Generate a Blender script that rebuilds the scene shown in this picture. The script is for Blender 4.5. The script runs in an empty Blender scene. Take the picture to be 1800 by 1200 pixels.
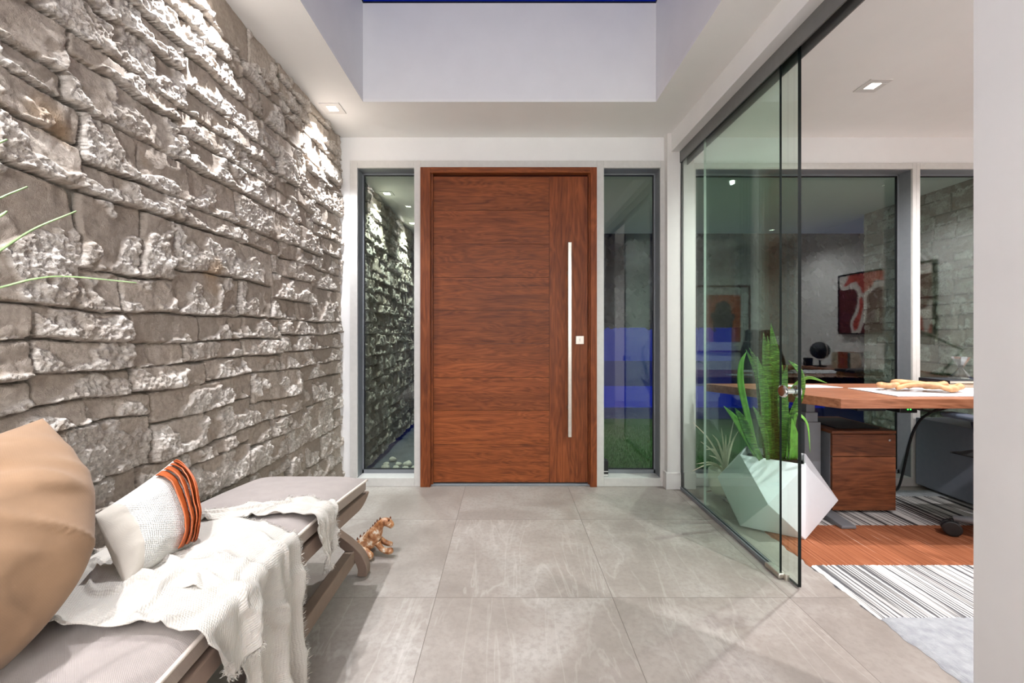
import bpy, bmesh, math, random
import numpy as np
from mathutils import Vector, Matrix
random.seed(7)
PI = math.pi
S = bpy.context.scene
C = bpy.context.collection

# ------------------------------------------------------------------ camera, world, exposure
F, CX, CY, EYE = 740.0, 890.0, 586.0, 1.2
def P(px, py, d):                      # photograph pixel at distance d -> a point in the room
    return Vector(((px-CX)*d/F, d, EYE-(py-CY)*d/F))
cam_d = bpy.data.cameras.new('camera'); cam = bpy.data.objects.new('camera', cam_d); C.objects.link(cam)
cam.location = (0, 0, EYE); cam.rotation_euler = (PI/2, 0, 0)
cam_d.sensor_width = 36; cam_d.lens = F/1800*36
cam_d.shift_x = (900-CX)/1800; cam_d.shift_y = -(600-CY)/1800
cam_d.clip_start = .02
S.camera = cam
w = bpy.data.worlds.new('dusk'); S.world = w; w.use_nodes = True
bg = w.node_tree.nodes['Background']; bg.inputs[0].default_value = (.004, .03, .62, 1); bg.inputs[1].default_value = .34
S.view_settings.view_transform = 'Standard'; S.view_settings.look = 'None'
S.view_settings.gamma = 1; S.view_settings.use_curve_mapping = False
S.view_settings.exposure = 0.1
S.cycles.use_denoising = True
S.cycles.max_bounces = 10; S.cycles.transparent_max_bounces = 24; S.cycles.diffuse_bounces = 5
S.cycles.caustics_reflective = False; S.cycles.caustics_refractive = False

WALL_P, REAR_P, OFFICE_P = 140.0, 400.0, 180.0      # lamp powers
CEIL = 2.744; YB = 3.317; XG = 1.357; XS = -1.304

# ------------------------------------------------------------------ materials
def lin(c):
    return tuple(((v/255)/12.92 if v/255 <= .04045 else (((v/255)+.055)/1.055)**2.4) for v in c)
class NT:
    def __init__(s, name):
        s.m = bpy.data.materials.new(name); s.m.use_nodes = True; s.t = s.m.node_tree
        s.n = s.t.nodes; s.b = s.n['Principled BSDF']; s.out = s.n['Material Output']
    def add(s, typ, **kw):
        nd = s.n.new(typ)
        for k, v in kw.items(): setattr(nd, k, v)
        return nd
    def lk(s, a, b): s.t.links.new(a, b)
    def val(s, nd, **kw):
        for k, v in kw.items(): nd.inputs[k.replace('_', ' ')].default_value = v
        return nd
    def coord(s, scale=(1,1,1), island=0, kind='Object', rot=(0,0,0)):
        tc = s.add('ShaderNodeTexCoord'); out = tc.outputs[kind]
        if island:
            g = s.add('ShaderNodeNewGeometry'); m = s.add('ShaderNodeMath', operation='MULTIPLY'); m.inputs[1].default_value = island
            s.lk(g.outputs['Random Per Island'], m.inputs[0])
            a = s.add('ShaderNodeVectorMath', operation='ADD'); s.lk(out, a.inputs[0]); s.lk(m.outputs[0], a.inputs[1]); out = a.outputs[0]
        mp = s.add('ShaderNodeMapping'); mp.inputs['Scale'].default_value = scale; mp.inputs['Rotation'].default_value = rot
        s.lk(out, mp.inputs[0]); return mp.outputs[0]
    def noise(s, vec, scale, detail=4, rough=.55, dist=0):
        nd = s.add('ShaderNodeTexNoise'); s.lk(vec, nd.inputs['Vector'])
        nd.inputs['Scale'].default_value = scale; nd.inputs['Detail'].default_value = detail
        nd.inputs['Roughness'].default_value = rough; nd.inputs['Distortion'].default_value = dist
        return nd.outputs['Fac']
    def ramp(s, fac, stops):
        nd = s.add('ShaderNodeValToRGB'); e = nd.color_ramp.elements
        while len(e) < len(stops): e.new(.5)
        for i, (p, c) in enumerate(stops): e[i].position = p; e[i].color = (*c, 1)
        s.lk(fac, nd.inputs[0]); return nd.outputs[0]
    def mix(s, fac, a, b, mode='MIX'):
        nd = s.add('ShaderNodeMix', data_type='RGBA', blend_type=mode)
        if hasattr(fac, 'links'): s.lk(fac, nd.inputs[0])
        else: nd.inputs[0].default_value = fac
        for v, i in ((a, 6), (b, 7)):
            if hasattr(v, 'links'): s.lk(v, nd.inputs[i])
            else: nd.inputs[i].default_value = (*v, 1)
        return nd.outputs[2]
    def math(s, op, a, b=0.0, clamp=False):
        nd = s.add('ShaderNodeMath', operation=op); nd.use_clamp = clamp
        for v, i in ((a, 0), (b, 1)):
            if hasattr(v, 'links'): s.lk(v, nd.inputs[i])
            else: nd.inputs[i].default_value = v
        return nd.outputs[0]
    def bump(s, h, strength=.3, dist=.01):
        nd = s.add('ShaderNodeBump'); nd.inputs['Strength'].default_value = strength; nd.inputs['Distance'].default_value = dist
        s.lk(h, nd.inputs['Height']); s.lk(nd.outputs[0], s.b.inputs['Normal'])
    def base(s, c, rough=.5, metal=0, spec=.5):
        if hasattr(c, 'links'): s.lk(c, s.b.inputs['Base Color'])
        else: s.b.inputs['Base Color'].default_value = (*c, 1)
        if hasattr(rough, 'links'): s.lk(rough, s.b.inputs['Roughness'])
        else: s.b.inputs['Roughness'].default_value = rough
        s.b.inputs['Metallic'].default_value = metal; s.b.inputs['Specular IOR Level'].default_value = spec
        return s.m

def plain(name, rgb, rough=.5, metal=0, spec=.5, var=.06, scale=30, bump=0, bscale=200):
    t = NT(name); c = lin(rgb); v = t.coord()
    lo = tuple(x*(1-var) for x in c); hi = tuple(min(1, x*(1+var)) for x in c)
    col = t.ramp(t.noise(v, scale), [(.35, lo), (.65, hi)])
    if bump: t.bump(t.noise(v, bscale, 3), bump, .002)
    return t.base(col, rough, metal, spec)
def emit(name, rgb, k):
    t = NT(name); t.base(lin(rgb)); t.b.inputs['Emission Color'].default_value = (*lin(rgb), 1); t.b.inputs['Emission Strength'].default_value = k; return t.m

def wood(name, dark, mid, light, axis, island=7.3, rough=.5, fig=1.0, bump=.15):
    t = NT(name)
    sc = [18, 18, 18]; sc[axis] = 1.3
    v = t.coord(tuple(sc), island)
    sc2 = [7.0, 7.0, 7.0]; sc2[axis] = 1.0
    v2 = t.coord(tuple(sc2), island)
    n1 = t.noise(v, 2.2, 8, .62, .6)
    n2 = t.noise(v2, 1.1, 3, .5, .4)
    wv = t.math('FRACT', t.math('MULTIPLY', n2, 13.0*fig))
    wv = t.math('ABSOLUTE', t.math('SUBTRACT', wv, .5))
    f = t.math('ADD', t.math('MULTIPLY', n1, .75), t.math('MULTIPLY', wv, .35))
    col = t.ramp(f, [(.25, lin(dark)), (.48, lin(mid)), (.72, lin(light))])
    g = t.add('ShaderNodeNewGeometry')
    k = t.math('ADD', t.math('MULTIPLY', g.outputs['Random Per Island'], .38), .80)
    cmb = t.add('ShaderNodeCombineColor')
    for i in range(3): t.lk(k, cmb.inputs[i])
    col = t.mix(1.0, col, cmb.outputs[0], 'MULTIPLY')
    sc3 = [160, 160, 160]; sc3[axis] = 4
    pores = t.noise(t.coord(tuple(sc3), island), 1.5, 2)
    col = t.mix(t.math('MULTIPLY', t.math('GREATER_THAN', pores, .62), .35), col, lin(dark))
    t.bump(pores, bump, .001)
    return t.base(col, rough, 0, .3)

def glass(name, tint, f0, gain=1.0):
    t = NT(name); t.n.remove(t.b)
    tr = t.add('ShaderNodeBsdfTransparent'); tr.inputs[0].default_value = (*tint, 1)
    gl = t.add('ShaderNodeBsdfGlossy'); gl.inputs['Roughness'].default_value = 0.0; gl.inputs[0].default_value = (1, 1, 1, 1)
    lw = t.add('ShaderNodeLayerWeight'); lw.inputs[0].default_value = .5
    p5 = t.math('POWER', lw.outputs['Facing'], 5.0)
    fac = t.math('ADD', t.math('MULTIPLY', p5, 1-f0), f0, True)
    mx = t.add('ShaderNodeMixShader'); t.lk(fac, mx.inputs[0]); t.lk(tr.outputs[0], mx.inputs[1]); t.lk(gl.outputs[0], mx.inputs[2])
    t.lk(mx.outputs[0], t.out.inputs[0]); return t.m

def stone_mat():
    t = NT('split_face_limestone')
    a = t.add('ShaderNodeAttribute', attribute_name='tone'); b = t.add('ShaderNodeAttribute', attribute_name='mortar'); r_ = t.add('ShaderNodeAttribute', attribute_name='roughzone')
    v = t.coord()
    n = t.noise(v, 9, 6, .6); n2 = t.noise(v, 60, 5, .65)
    col = t.ramp(a.outputs['Fac'], [(0, lin((164,152,140))), (.45, lin((182,170,157))), (.75, lin((192,179,165))), (1, lin((204,193,180)))])
    col = t.mix(t.math('MULTIPLY', r_.outputs['Fac'], .8), col, lin((234,227,218)))  # paler fractured patches, with part of the lamplight painted into their colour
    col = t.mix(t.ramp(n, [(.42, (0,0,0)), (.62, (.7,.7,.7))]), col, lin((172,158,144)))
    col = t.mix(t.ramp(n2, [(.40, (.5,.5,.5)), (.56, (0,0,0))]), col, lin((148,136,123)))
    rust = t.noise(v, 3.1, 2)
    col = t.mix(t.ramp(rust, [(.68, (0,0,0)), (.76, (.6,.6,.6))]), col, lin((170,138,100)))
    col = t.mix(b.outputs['Fac'], col, lin((128,122,112)))
    t.bump(t.math('ADD', t.noise(v, 130, 6, .7), t.math('MULTIPLY', t.noise(v, 420, 3), .5)), .95, .006)
    return t.base(col, .9, 0, .2)

def floor_mat():
    t = NT('large_stone_floor_tiles')
    tc = t.add('ShaderNodeTexCoord'); sp = t.add('ShaderNodeSeparateXYZ'); t.lk(tc.outputs['Object'], sp.inputs[0])
    gx = t.math('DIVIDE', t.math('ADD', sp.outputs[0], .321+8*.804), .804)
    gy = t.math('DIVIDE', t.math('ADD', sp.outputs[1], -1.914+12*.806), .806)
    cells = t.add('ShaderNodeCombineXYZ'); t.lk(t.math('FLOOR', gx), cells.inputs[0]); t.lk(t.math('FLOOR', gy), cells.inputs[1])
    wn = t.add('ShaderNodeTexWhiteNoise', noise_dimensions='3D'); t.lk(cells.outputs[0], wn.inputs['Vector'])
    off = t.add('ShaderNodeVectorMath', operation='SCALE'); t.lk(wn.outputs['Color'], off.inputs[0]); off.inputs['Scale'].default_value = 20
    ad = t.add('ShaderNodeVectorMath', operation='ADD'); t.lk(tc.outputs['Object'], ad.inputs[0]); t.lk(off.outputs[0], ad.inputs[1])
    v = ad.outputs[0]
    n = t.noise(v, 2.4, 7, .62, .5); n2 = t.noise(v, 45, 5, .65)
    col = t.ramp(n, [(.30, lin((138,129,121))), (.5, lin((155,146,138))), (.70, lin((174,167,160)))])
    col = t.mix(t.ramp(n2, [(.36, (.45,.45,.45)), (.55, (0,0,0))]), col, lin((136,127,118)))
    # pale veins, strongest on some tiles
    mp = t.add('ShaderNodeMapping'); mp.inputs['Rotation'].default_value = (0, 0, .55); mp.inputs['Scale'].default_value = (3.2, .55, 1); t.lk(v, mp.inputs[0])
    vn = t.noise(mp.outputs[0], 1.6, 5, .55, 1.1)
    vein = t.math('SUBTRACT', 1.0, t.math('MULTIPLY', t.math('ABSOLUTE', t.math('SUBTRACT', vn, .52)), 46.0), True)
    vein = t.math('MULTIPLY', vein, t.math('MULTIPLY', t.math('MULTIPLY', t.math('GREATER_THAN', wn.outputs['Value'], .62), t.noise(v, 1.3, 2)), .42))
    col = t.mix(vein, col, lin((202,197,190)))
    k = t.math('ADD', t.math('MULTIPLY', wn.outputs['Value'], .10), .95)
    cmb = t.add('ShaderNodeCombineColor')
    for i in range(3): t.lk(k, cmb.inputs[i])
    col = t.mix(1.0, col, cmb.outputs[0], 'MULTIPLY')
    def edge(g):
        f = t.math('FRACT', g); d = t.math('MINIMUM', f, t.math('SUBTRACT', 1.0, f)); return d
    d = t.math('MINIMUM', edge(gx), edge(gy))
    grout = t.math('LESS_THAN', d, .0019)
    col = t.mix(grout, col, lin((112,104,96)))
    t.bump(t.math('SUBTRACT', t.math('ADD', t.math('MULTIPLY', n, .5), t.math('MULTIPLY', n2, .12)), t.math('MULTIPLY', grout, .6)), .12, .01)
    rg = t.ramp(n, [(.3, (.30,.30,.30)), (.7, (.44,.44,.44))])
    return t.base(col, rg, 0, .5)

def rug_mat():
    t = NT('striped_block_rug')
    tc = t.add('ShaderNodeTexCoord'); sp = t.add('ShaderNodeSeparateXYZ'); t.lk(tc.outputs['Object'], sp.inputs[0])
    X, Y = sp.outputs[0], sp.outputs[1]
    v1 = t.coord((62, .55, 1)); st = t.noise(v1, 1.0, 2, .5)
    st2 = t.noise(t.coord((90, 2.2, 1)), 1.0, 3, .6)
    sharp = t.ramp(st, [(.47, (0,0,0)), (.53, (1,1,1))])
    white_black = t.mix(sharp, lin((96,96,98)), lin((226,223,218)))
    dark_white = t.mix(sharp, lin((72,68,68)), lin((196,192,188)))
    orange = t.ramp(st2, [(.3, lin((120,68,46))), (.5, lin((152,92,62))), (.66, lin((168,108,80))), (.72, lin((214,190,172)))])
    grey = t.ramp(t.noise(t.coord(), 25, 5), [(.3, lin((150,152,156))), (.7, lin((176,178,180)))])
    jag = t.math('MULTIPLY', t.math('SUBTRACT', t.noise(t.coord((60, 1, 1)), 1, 1), .5), .02)
    yy = t.math('ADD', Y, jag)
    col = grey
    for y0, c in ((1.766, white_black), (2.165, orange), (2.615, dark_white), (3.08, grey)):
        col = t.mix(t.math('GREATER_THAN', yy, y0), col, c)
    t.bump(t.math('ADD', t.noise(t.coord((300, 60, 1)), 1, 3), st), .6, .006)
    return t.base(col, .95, 0, .1)

def fabric(name, rgb, scale=420, strength=.4, rough=.9, var=.07, weave=True):
    t = NT(name); v = t.coord(); c = lin(rgb)
    col = t.ramp(t.noise(v, 14, 4), [(.3, tuple(x*(1-var) for x in c)), (.7, tuple(min(1, x*(1+var)) for x in c))])
    sp = t.add('ShaderNodeSeparateXYZ'); t.lk(v, sp.inputs[0])
    if weave:
        s1 = t.math('SINE', t.math('MULTIPLY', t.math('ADD', sp.outputs[0], sp.outputs[2]), scale*2))
        s2 = t.math('SINE', t.math('MULTIPLY', t.math('SUBTRACT', sp.outputs[1], t.math('MULTIPLY', sp.outputs[2], .4)), scale*2))
        h = t.math('MULTIPLY', s1, s2)
        t.bump(h, strength, .002)
    else: t.bump(t.noise(v, scale, 4), strength, .003)
    t.b.inputs['Sheen Weight'].default_value = .15
    return t.base(col, rough, 0, .15)

M = {}
M['wall'] = plain('matte_white_wall_paint', (232,231,229), .75, var=.015, scale=5, bump=.05)
M['ceiling'] = plain('matte_white_ceiling_paint', (236,235,232), .85, var=.012, scale=4)
M['trimw'] = plain('satin_white_trim_paint', (216,213,209), .4, var=.01)
M['alu'] = plain('light_grey_coated_aluminium', (204,202,197), .42, .0, var=.03)
M['darkalu'] = plain('dark_grey_frame', (124,128,132), .4, .0, var=.03)
M['gasket'] = plain('black_rubber', (14,15,17), .5)
M['door'] = wood('walnut_stained_door_wood', (92,44,18), (132,68,31), (160,90,44), 0, fig=1.6)
M['doorv'] = wood('walnut_stained_frame_wood', (90,42,18), (126,64,29), (152,84,42), 2, fig=1.0)
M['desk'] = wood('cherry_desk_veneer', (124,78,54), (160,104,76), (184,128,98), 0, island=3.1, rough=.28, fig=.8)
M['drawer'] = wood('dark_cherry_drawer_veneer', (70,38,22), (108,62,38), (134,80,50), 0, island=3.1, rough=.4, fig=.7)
M['steel'] = plain('brushed_stainless_steel', (206,200,190), .28, 1.0, var=.05, scale=80)
M['track'] = plain('grey_satin_track', (122,122,120), .38, .5, var=.03)
M['black'] = plain('black_plastic', (17,17,18), .45, var=.1)
M['blackmesh'] = fabric('black_mesh_cloth', (24,24,27), 500, .6, .8)
M['chrome'] = plain('polished_chrome', (225,225,225), .08, 1.0)
M['gmetal'] = plain('grey_powder_coated_steel', (118,120,124), .45, .3, var=.03)
M['gpanel'] = plain('blue_grey_laminate', (122,128,140), .5, var=.03)
M['planter'] = plain('gloss_white_resin', (226,228,232), .28, var=.008)
M['soil'] = plain('dark_potting_soil', (44,34,27), .95, var=.4, scale=90, bump=.8)
M['cream'] = plain('cream_ceramic', (224,216,198), .5, var=.03)
M['dried'] = plain('dried_pale_leaf', (222,210,186), .7, var=.1)
M['stone'] = stone_mat(); M['floor'] = floor_mat(); M['rug'] = rug_mat()
M['g_part'] = glass('clear_green_tinted_glass', (.90, .965, .93), .028)
M['g_win'] = glass('window_glass', (.80, .87, .84), .052)
M['g_sky'] = glass('skylight_glass', (.9, .93, .95), .04)
M['g_edge'] = plain('dark_green_glass_edge', (8,16,14), .45, 0, .2)
M['g_edge2'] = plain('pale_glass_edge', (196,206,196), .2)
M['taupe'] = fabric('taupe_cushion_weave', (156,146,140), 900, .35)
M['taupe_d'] = fabric('taupe_side_weave', (158,142,130), 900, .3)
M['pipe'] = plain('pale_taupe_piping', (212,200,188), .7)
M['frame_t'] = plain('taupe_painted_wood', (128,108,94), .6, var=.04)
M['tan'] = fabric('tan_brushed_cotton', (148,118,91), 700, .05, .85)
M['cotton'] = fabric('cream_smooth_cotton', (190,182,170), 1200, .15)
M['leather'] = plain('rust_orange_leather', (176,86,38), .42, var=.08, bump=.2, bscale=500)
def knit():
    t = NT('white_chunky_weave'); v = t.coord(); sp = t.add('ShaderNodeSeparateXYZ'); t.lk(v, sp.inputs[0])
    s1 = t.math('SINE', t.math('MULTIPLY', t.math('ADD', sp.outputs[1], t.math('MULTIPLY', sp.outputs[2], .35)), 900.0))
    s2 = t.math('SINE', t.math('MULTIPLY', t.math('SUBTRACT', sp.outputs[2], t.math('MULTIPLY', sp.outputs[1], .35)), 900.0))
    t.bump(t.math('MULTIPLY', s1, s2), .6, .003)
    return t.base(lin((212,210,203)), .9, 0, .1)
M['knit'] = knit()
def gauze():
    t = NT('ivory_crinkled_gauze')
    uv = t.add('ShaderNodeAttribute', attribute_name='UVMap'); sp = t.add('ShaderNodeSeparateXYZ'); t.lk(uv.outputs['Vector'], sp.inputs[0])
    nz = t.noise(uv.outputs['Vector'], 30, 3)
    a = t.math('SINE', t.math('ADD', t.math('MULTIPLY', sp.outputs[0], 560.0), t.math('MULTIPLY', nz, 6.0)))
    b = t.math('SINE', t.math('ADD', t.math('MULTIPLY', sp.outputs[1], 560.0), t.math('MULTIPLY', nz, 6.0)))
    h = t.math('ADD', t.math('ADD', t.math('ABSOLUTE', a), t.math('ABSOLUTE', b)), t.math('MULTIPLY', t.noise(uv.outputs['Vector'], 160, 3), 1.2))
    t.bump(h, .38, .0035)
    t.b.inputs['Subsurface Weight'].default_value = .12; t.b.inputs['Subsurface Radius'].default_value = (.02, .014, .01)
    return t.base(lin((192,186,177)), .9, 0, .1)
M['gauze'] = gauze()
def leafm():
    t = NT('banded_green_leaf')
    v = t.coord((14, 14, 110)); n = t.noise(v, 1.0, 3, .6, 1.6)
    col = t.ramp(n, [(.36, lin((20,58,18))), (.5, lin((42,98,26))), (.68, lin((112,160,66)))])
    t.b.inputs['Subsurface Weight'].default_value = .05
    return t.base(col, .35)
M['leaf'] = leafm()
M['leaf2'] = plain('plain_green_leaf', (104,160,62), .4, var=.2)
M['grassblade'] = plain('pale_green_grass_blade', (150,178,120), .5, var=.2)
M['lawn'] = plain('short_green_turf', (52,92,30), .9, var=.4, scale=120, bump=.8)
M['drive'] = plain('grey_wet_paving', (96,100,104), .25, var=.15, scale=8)
M['hedge'] = plain('dark_hedge_leaf', (17,25,15), .8, var=.4)
M['pebble'] = plain('pale_river_stone', (190,184,170), .7, var=.2)
M['lens'] = emit('lit_lamp_lens', (255,250,240), 14)
M['led'] = emit('green_indicator_light', (60,255,90), 3)
M['drift'] = plain('tan_smooth_driftwood', (198,148,104), .6, var=.25, scale=22, bump=.3)
M['paper'] = plain('pale_printed_paper', (206,208,210), .6, var=.1)
M['crystal'] = glass('clear_crystal', (.93, .94, .95), .12)
def glaze():
    t = NT('rust_and_cream_ceramic_glaze'); v = t.coord()
    col = t.ramp(t.noise(v, 26, 6, .65), [(.36, lin((112,66,36))), (.48, lin((164,108,66))), (.56, lin((186,144,106))), (.62, lin((222,210,192)))])
    t.bump(t.noise(v, 150, 4), .7, .003); return t.base(col, .35)
M['glaze'] = glaze()

# ------------------------------------------------------------------ mesh helpers
class MB:
    def __init__(s): s.v = []; s.f = []; s.mi = []
    def face(s, f, m=0): s.f.append(tuple(f)); s.mi.append(m)
    def box(s, a, b, m=0):
        x0, x1 = sorted((a[0], b[0])); y0, y1 = sorted((a[1], b[1])); z0, z1 = sorted((a[2], b[2])); n = len(s.v)
        s.v += [(x0,y0,z0),(x1,y0,z0),(x1,y1,z0),(x0,y1,z0),(x0,y0,z1),(x1,y0,z1),(x1,y1,z1),(x0,y1,z1)]
        for f in ((0,3,2,1),(4,5,6,7),(0,1,5,4),(1,2,6,5),(2,3,7,6),(3,0,4,7)): s.face([n+i for i in f], m)
        return s
    def prism(s, poly, z0, z1, m=0, axis=2):
        n = len(s.v); k = len(poly)
        def mk(p, h): return {2:(p[0],p[1],h), 1:(p[0],h,p[1]), 0:(h,p[0],p[1])}[axis]
        s.v += [mk(p, z0) for p in poly] + [mk(p, z1) for p in poly]
        s.face([n+i for i in reversed(range(k))], m); s.face([n+k+i for i in range(k)], m)
        for i in range(k): j = (i+1) % k; s.face((n+i, n+j, n+k+j, n+k+i), m)
        return s
    def lathe(s, c, prof, seg=24, m=0, axis=2):
        n = len(s.v)
        for r, h in prof:
            for i in range(seg):
                a = 2*PI*i/seg; u, v = r*math.cos(a), r*math.sin(a)
                d = {2:(u,v,h), 1:(u,h,v), 0:(h,u,v)}[axis]
                s.v.append((c[0]+d[0], c[1]+d[1], c[2]+d[2]))
        for j in range(len(prof)-1):
            for i in range(seg):
                k = (i+1) % seg; s.face((n+j*seg+i, n+j*seg+k, n+(j+1)*seg+k, n+(j+1)*seg+i), m)
        s.face([n+i for i in reversed(range(seg))], m); s.face([n+(len(prof)-1)*seg+i for i in range(seg)], m)
        return s
    def tube(s, pts, rad, seg=10, m=0, caps=True):
        pts = [Vector(p) for p in pts]; n = len(s.v); k = len(pts)
        rs = rad if hasattr(rad, '__len__') else [rad]*k
        t0 = (pts[1]-pts[0]).normalized(); up = Vector((0,0,1)) if abs(t0.z) < .9 else Vector((1,0,0)); u = t0.cross(up).normalized()
        for i, p in enumerate(pts):
            t = (pts[min(i+1,k-1)]-pts[max(i-1,0)]).normalized(); u = (u - t*u.dot(t)).normalized(); v = t.cross(u)
            for j in range(seg):
                a = 2*PI*j/seg; q = p + (u*math.cos(a)+v*math.sin(a))*rs[i]; s.v.append(tuple(q))
        for i in range(k-1):
            for j in range(seg):
                l = (j+1) % seg; s.face((n+i*seg+j, n+i*seg+l, n+(i+1)*seg+l, n+(i+1)*seg+j), m)
        if caps: s.face([n+i for i in reversed(range(seg))], m); s.face([n+(k-1)*seg+i for i in range(seg)], m)
        return s
    def grid(s, fn, nu, nv, m=0):
        n = len(s.v)
        for i in range(nu+1):
            for j in range(nv+1): s.v.append(tuple(fn(i/nu, j/nv)))
        for i in range(nu):
            for j in range(nv): a = n+i*(nv+1)+j; s.face((a, a+nv+1, a+nv+2, a+1), m)
        return s
    def build(s, name, mats, parent=None, smooth=False, bevel=0, seg=2, subsurf=0, loc=None, rot=None, angle=None):
        me = bpy.data.meshes.new(name); me.from_pydata([tuple(v) for v in s.v], [], s.f)
        if not isinstance(mats, (list, tuple)): mats = [mats]
        for m in mats: me.materials.append(m)
        me.polygons.foreach_set('material_index', s.mi)
        if smooth: me.polygons.foreach_set('use_smooth', [True]*len(me.polygons))
        me.update()
        o = bpy.data.objects.new(name, me); C.objects.link(o)
        if bevel:
            b = o.modifiers.new('bevel', 'BEVEL'); b.width = bevel; b.segments = seg; b.limit_method = 'ANGLE'; b.angle_limit = .6
        if subsurf:
            b = o.modifiers.new('sub', 'SUBSURF'); b.levels = subsurf; b.render_levels = subsurf
        if parent:
            o.parent = parent
            if loc is None and not parent.get('_local'): o.matrix_parent_inverse = Matrix.Translation(parent.location).inverted() if not any(parent.rotation_euler) else parent.matrix_basis.inverted()
        if loc is not None: o.location = loc
        if rot is not None: o.rotation_euler = rot
        return o
def empty(name, loc=(0,0,0), rz=0):
    o = bpy.data.objects.new(name, None); C.objects.link(o); o.location = loc; o.rotation_euler = (0,0,rz); o.empty_display_size = .1; return o
def tag(o, label, cat, group=None, kind=None):
    o['label'] = label; o['category'] = cat
    if group: o['group'] = group
    if kind: o['kind'] = kind
    return o
def struct(o, label=None):
    o['kind'] = 'structure'
    if label: o['label'] = label
    return o
def copy_tree(o, parent=None):
    c = o.copy(); C.objects.link(c)
    if parent: c.parent = parent
    for ch in o.children: copy_tree(ch, c)
    return c
def crv(pts, n=12):                    # Catmull-Rom through points
    pts = [Vector(p) for p in pts]; q = [pts[0]*2-pts[1]] + pts + [pts[-1]*2-pts[-2]]; out = []
    for i in range(1, len(q)-2):
        for j in range(n):
            t = j/n; a, b, c, d = q[i-1], q[i], q[i+1], q[i+2]
            out.append(.5*((2*b)+(-a+c)*t+(2*a-5*b+4*c-d)*t*t+(-a+3*b-3*c+d)*t**3))
    out.append(pts[-1]); return out
rng = np.random.default_rng(11)
def vnoise(u, v, scale, seed):         # smooth value noise on arrays
    r = np.random.default_rng(seed); N = 256; g = r.random((N, N))
    x = u/scale+1000.37; y = v/scale+1000.71
    xi = np.floor(x).astype(int); yi = np.floor(y).astype(int); fx = x-xi; fy = y-yi
    fx = fx*fx*(3-2*fx); fy = fy*fy*(3-2*fy)
    a = g[xi % N, yi % N]; b = g[(xi+1) % N, yi % N]; c = g[xi % N, (yi+1) % N]; d = g[(xi+1) % N, (yi+1) % N]
    return (a*(1-fx)+b*fx)*(1-fy)+(c*(1-fx)+d*fx)*fy
def fbm(u, v, scale, seed, octv=4, gain=.5):
    s = 0; amp = 1; tot = 0
    for i in range(octv):
        c, sn = math.cos(i*1.1), math.sin(i*1.1)
        s = s + amp*vnoise(u*c-v*sn, u*sn+v*c, scale/2**i, seed+i); tot += amp; amp *= gain
    return s/tot
def sstep(x, a, b):
    t = np.clip((x-a)/(b-a), 0, 1); return t*t*(3-2*t)

# ------------------------------------------------------------------ stone walls
def stone_layout(u0, u1, v0, v1, seed):
    r = random.Random(seed); out = []; v = v0-.04
    while v < v1+.02:
        H = r.uniform(.21, .36); u = u0-r.uniform(0, .3)
        while u < u1:
            W = r.uniform(.26, .78); k = r.random()
            if k < .14 and W < .42: out.append((u, u+W, v, v+H))
            else:
                nl = 3 if (H > .28 and k > .55) else 2
                cuts = sorted(r.uniform(.28, .72) for _ in range(nl-1)) if nl == 2 else [r.uniform(.25,.38), r.uniform(.6,.75)]
                cuts = [0]+cuts+[1]
                for a, b in zip(cuts, cuts[1:]):
                    h = (b-a)*H
                    if W > .36:
                        n = 2 if W < .62 else r.choice((2, 3)); xs = [0]+sorted((i+r.uniform(-.25,.25))/n for i in range(1, n))+[1]
                        if r.random() < .25 and W < .5: xs = [0, 1]
                    else: xs = [0, 1]
                    for p, q in zip(xs, xs[1:]): out.append((u+p*W, u+q*W, v+a*H, v+b*H))
            u += W
        v += H
    return out
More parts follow.
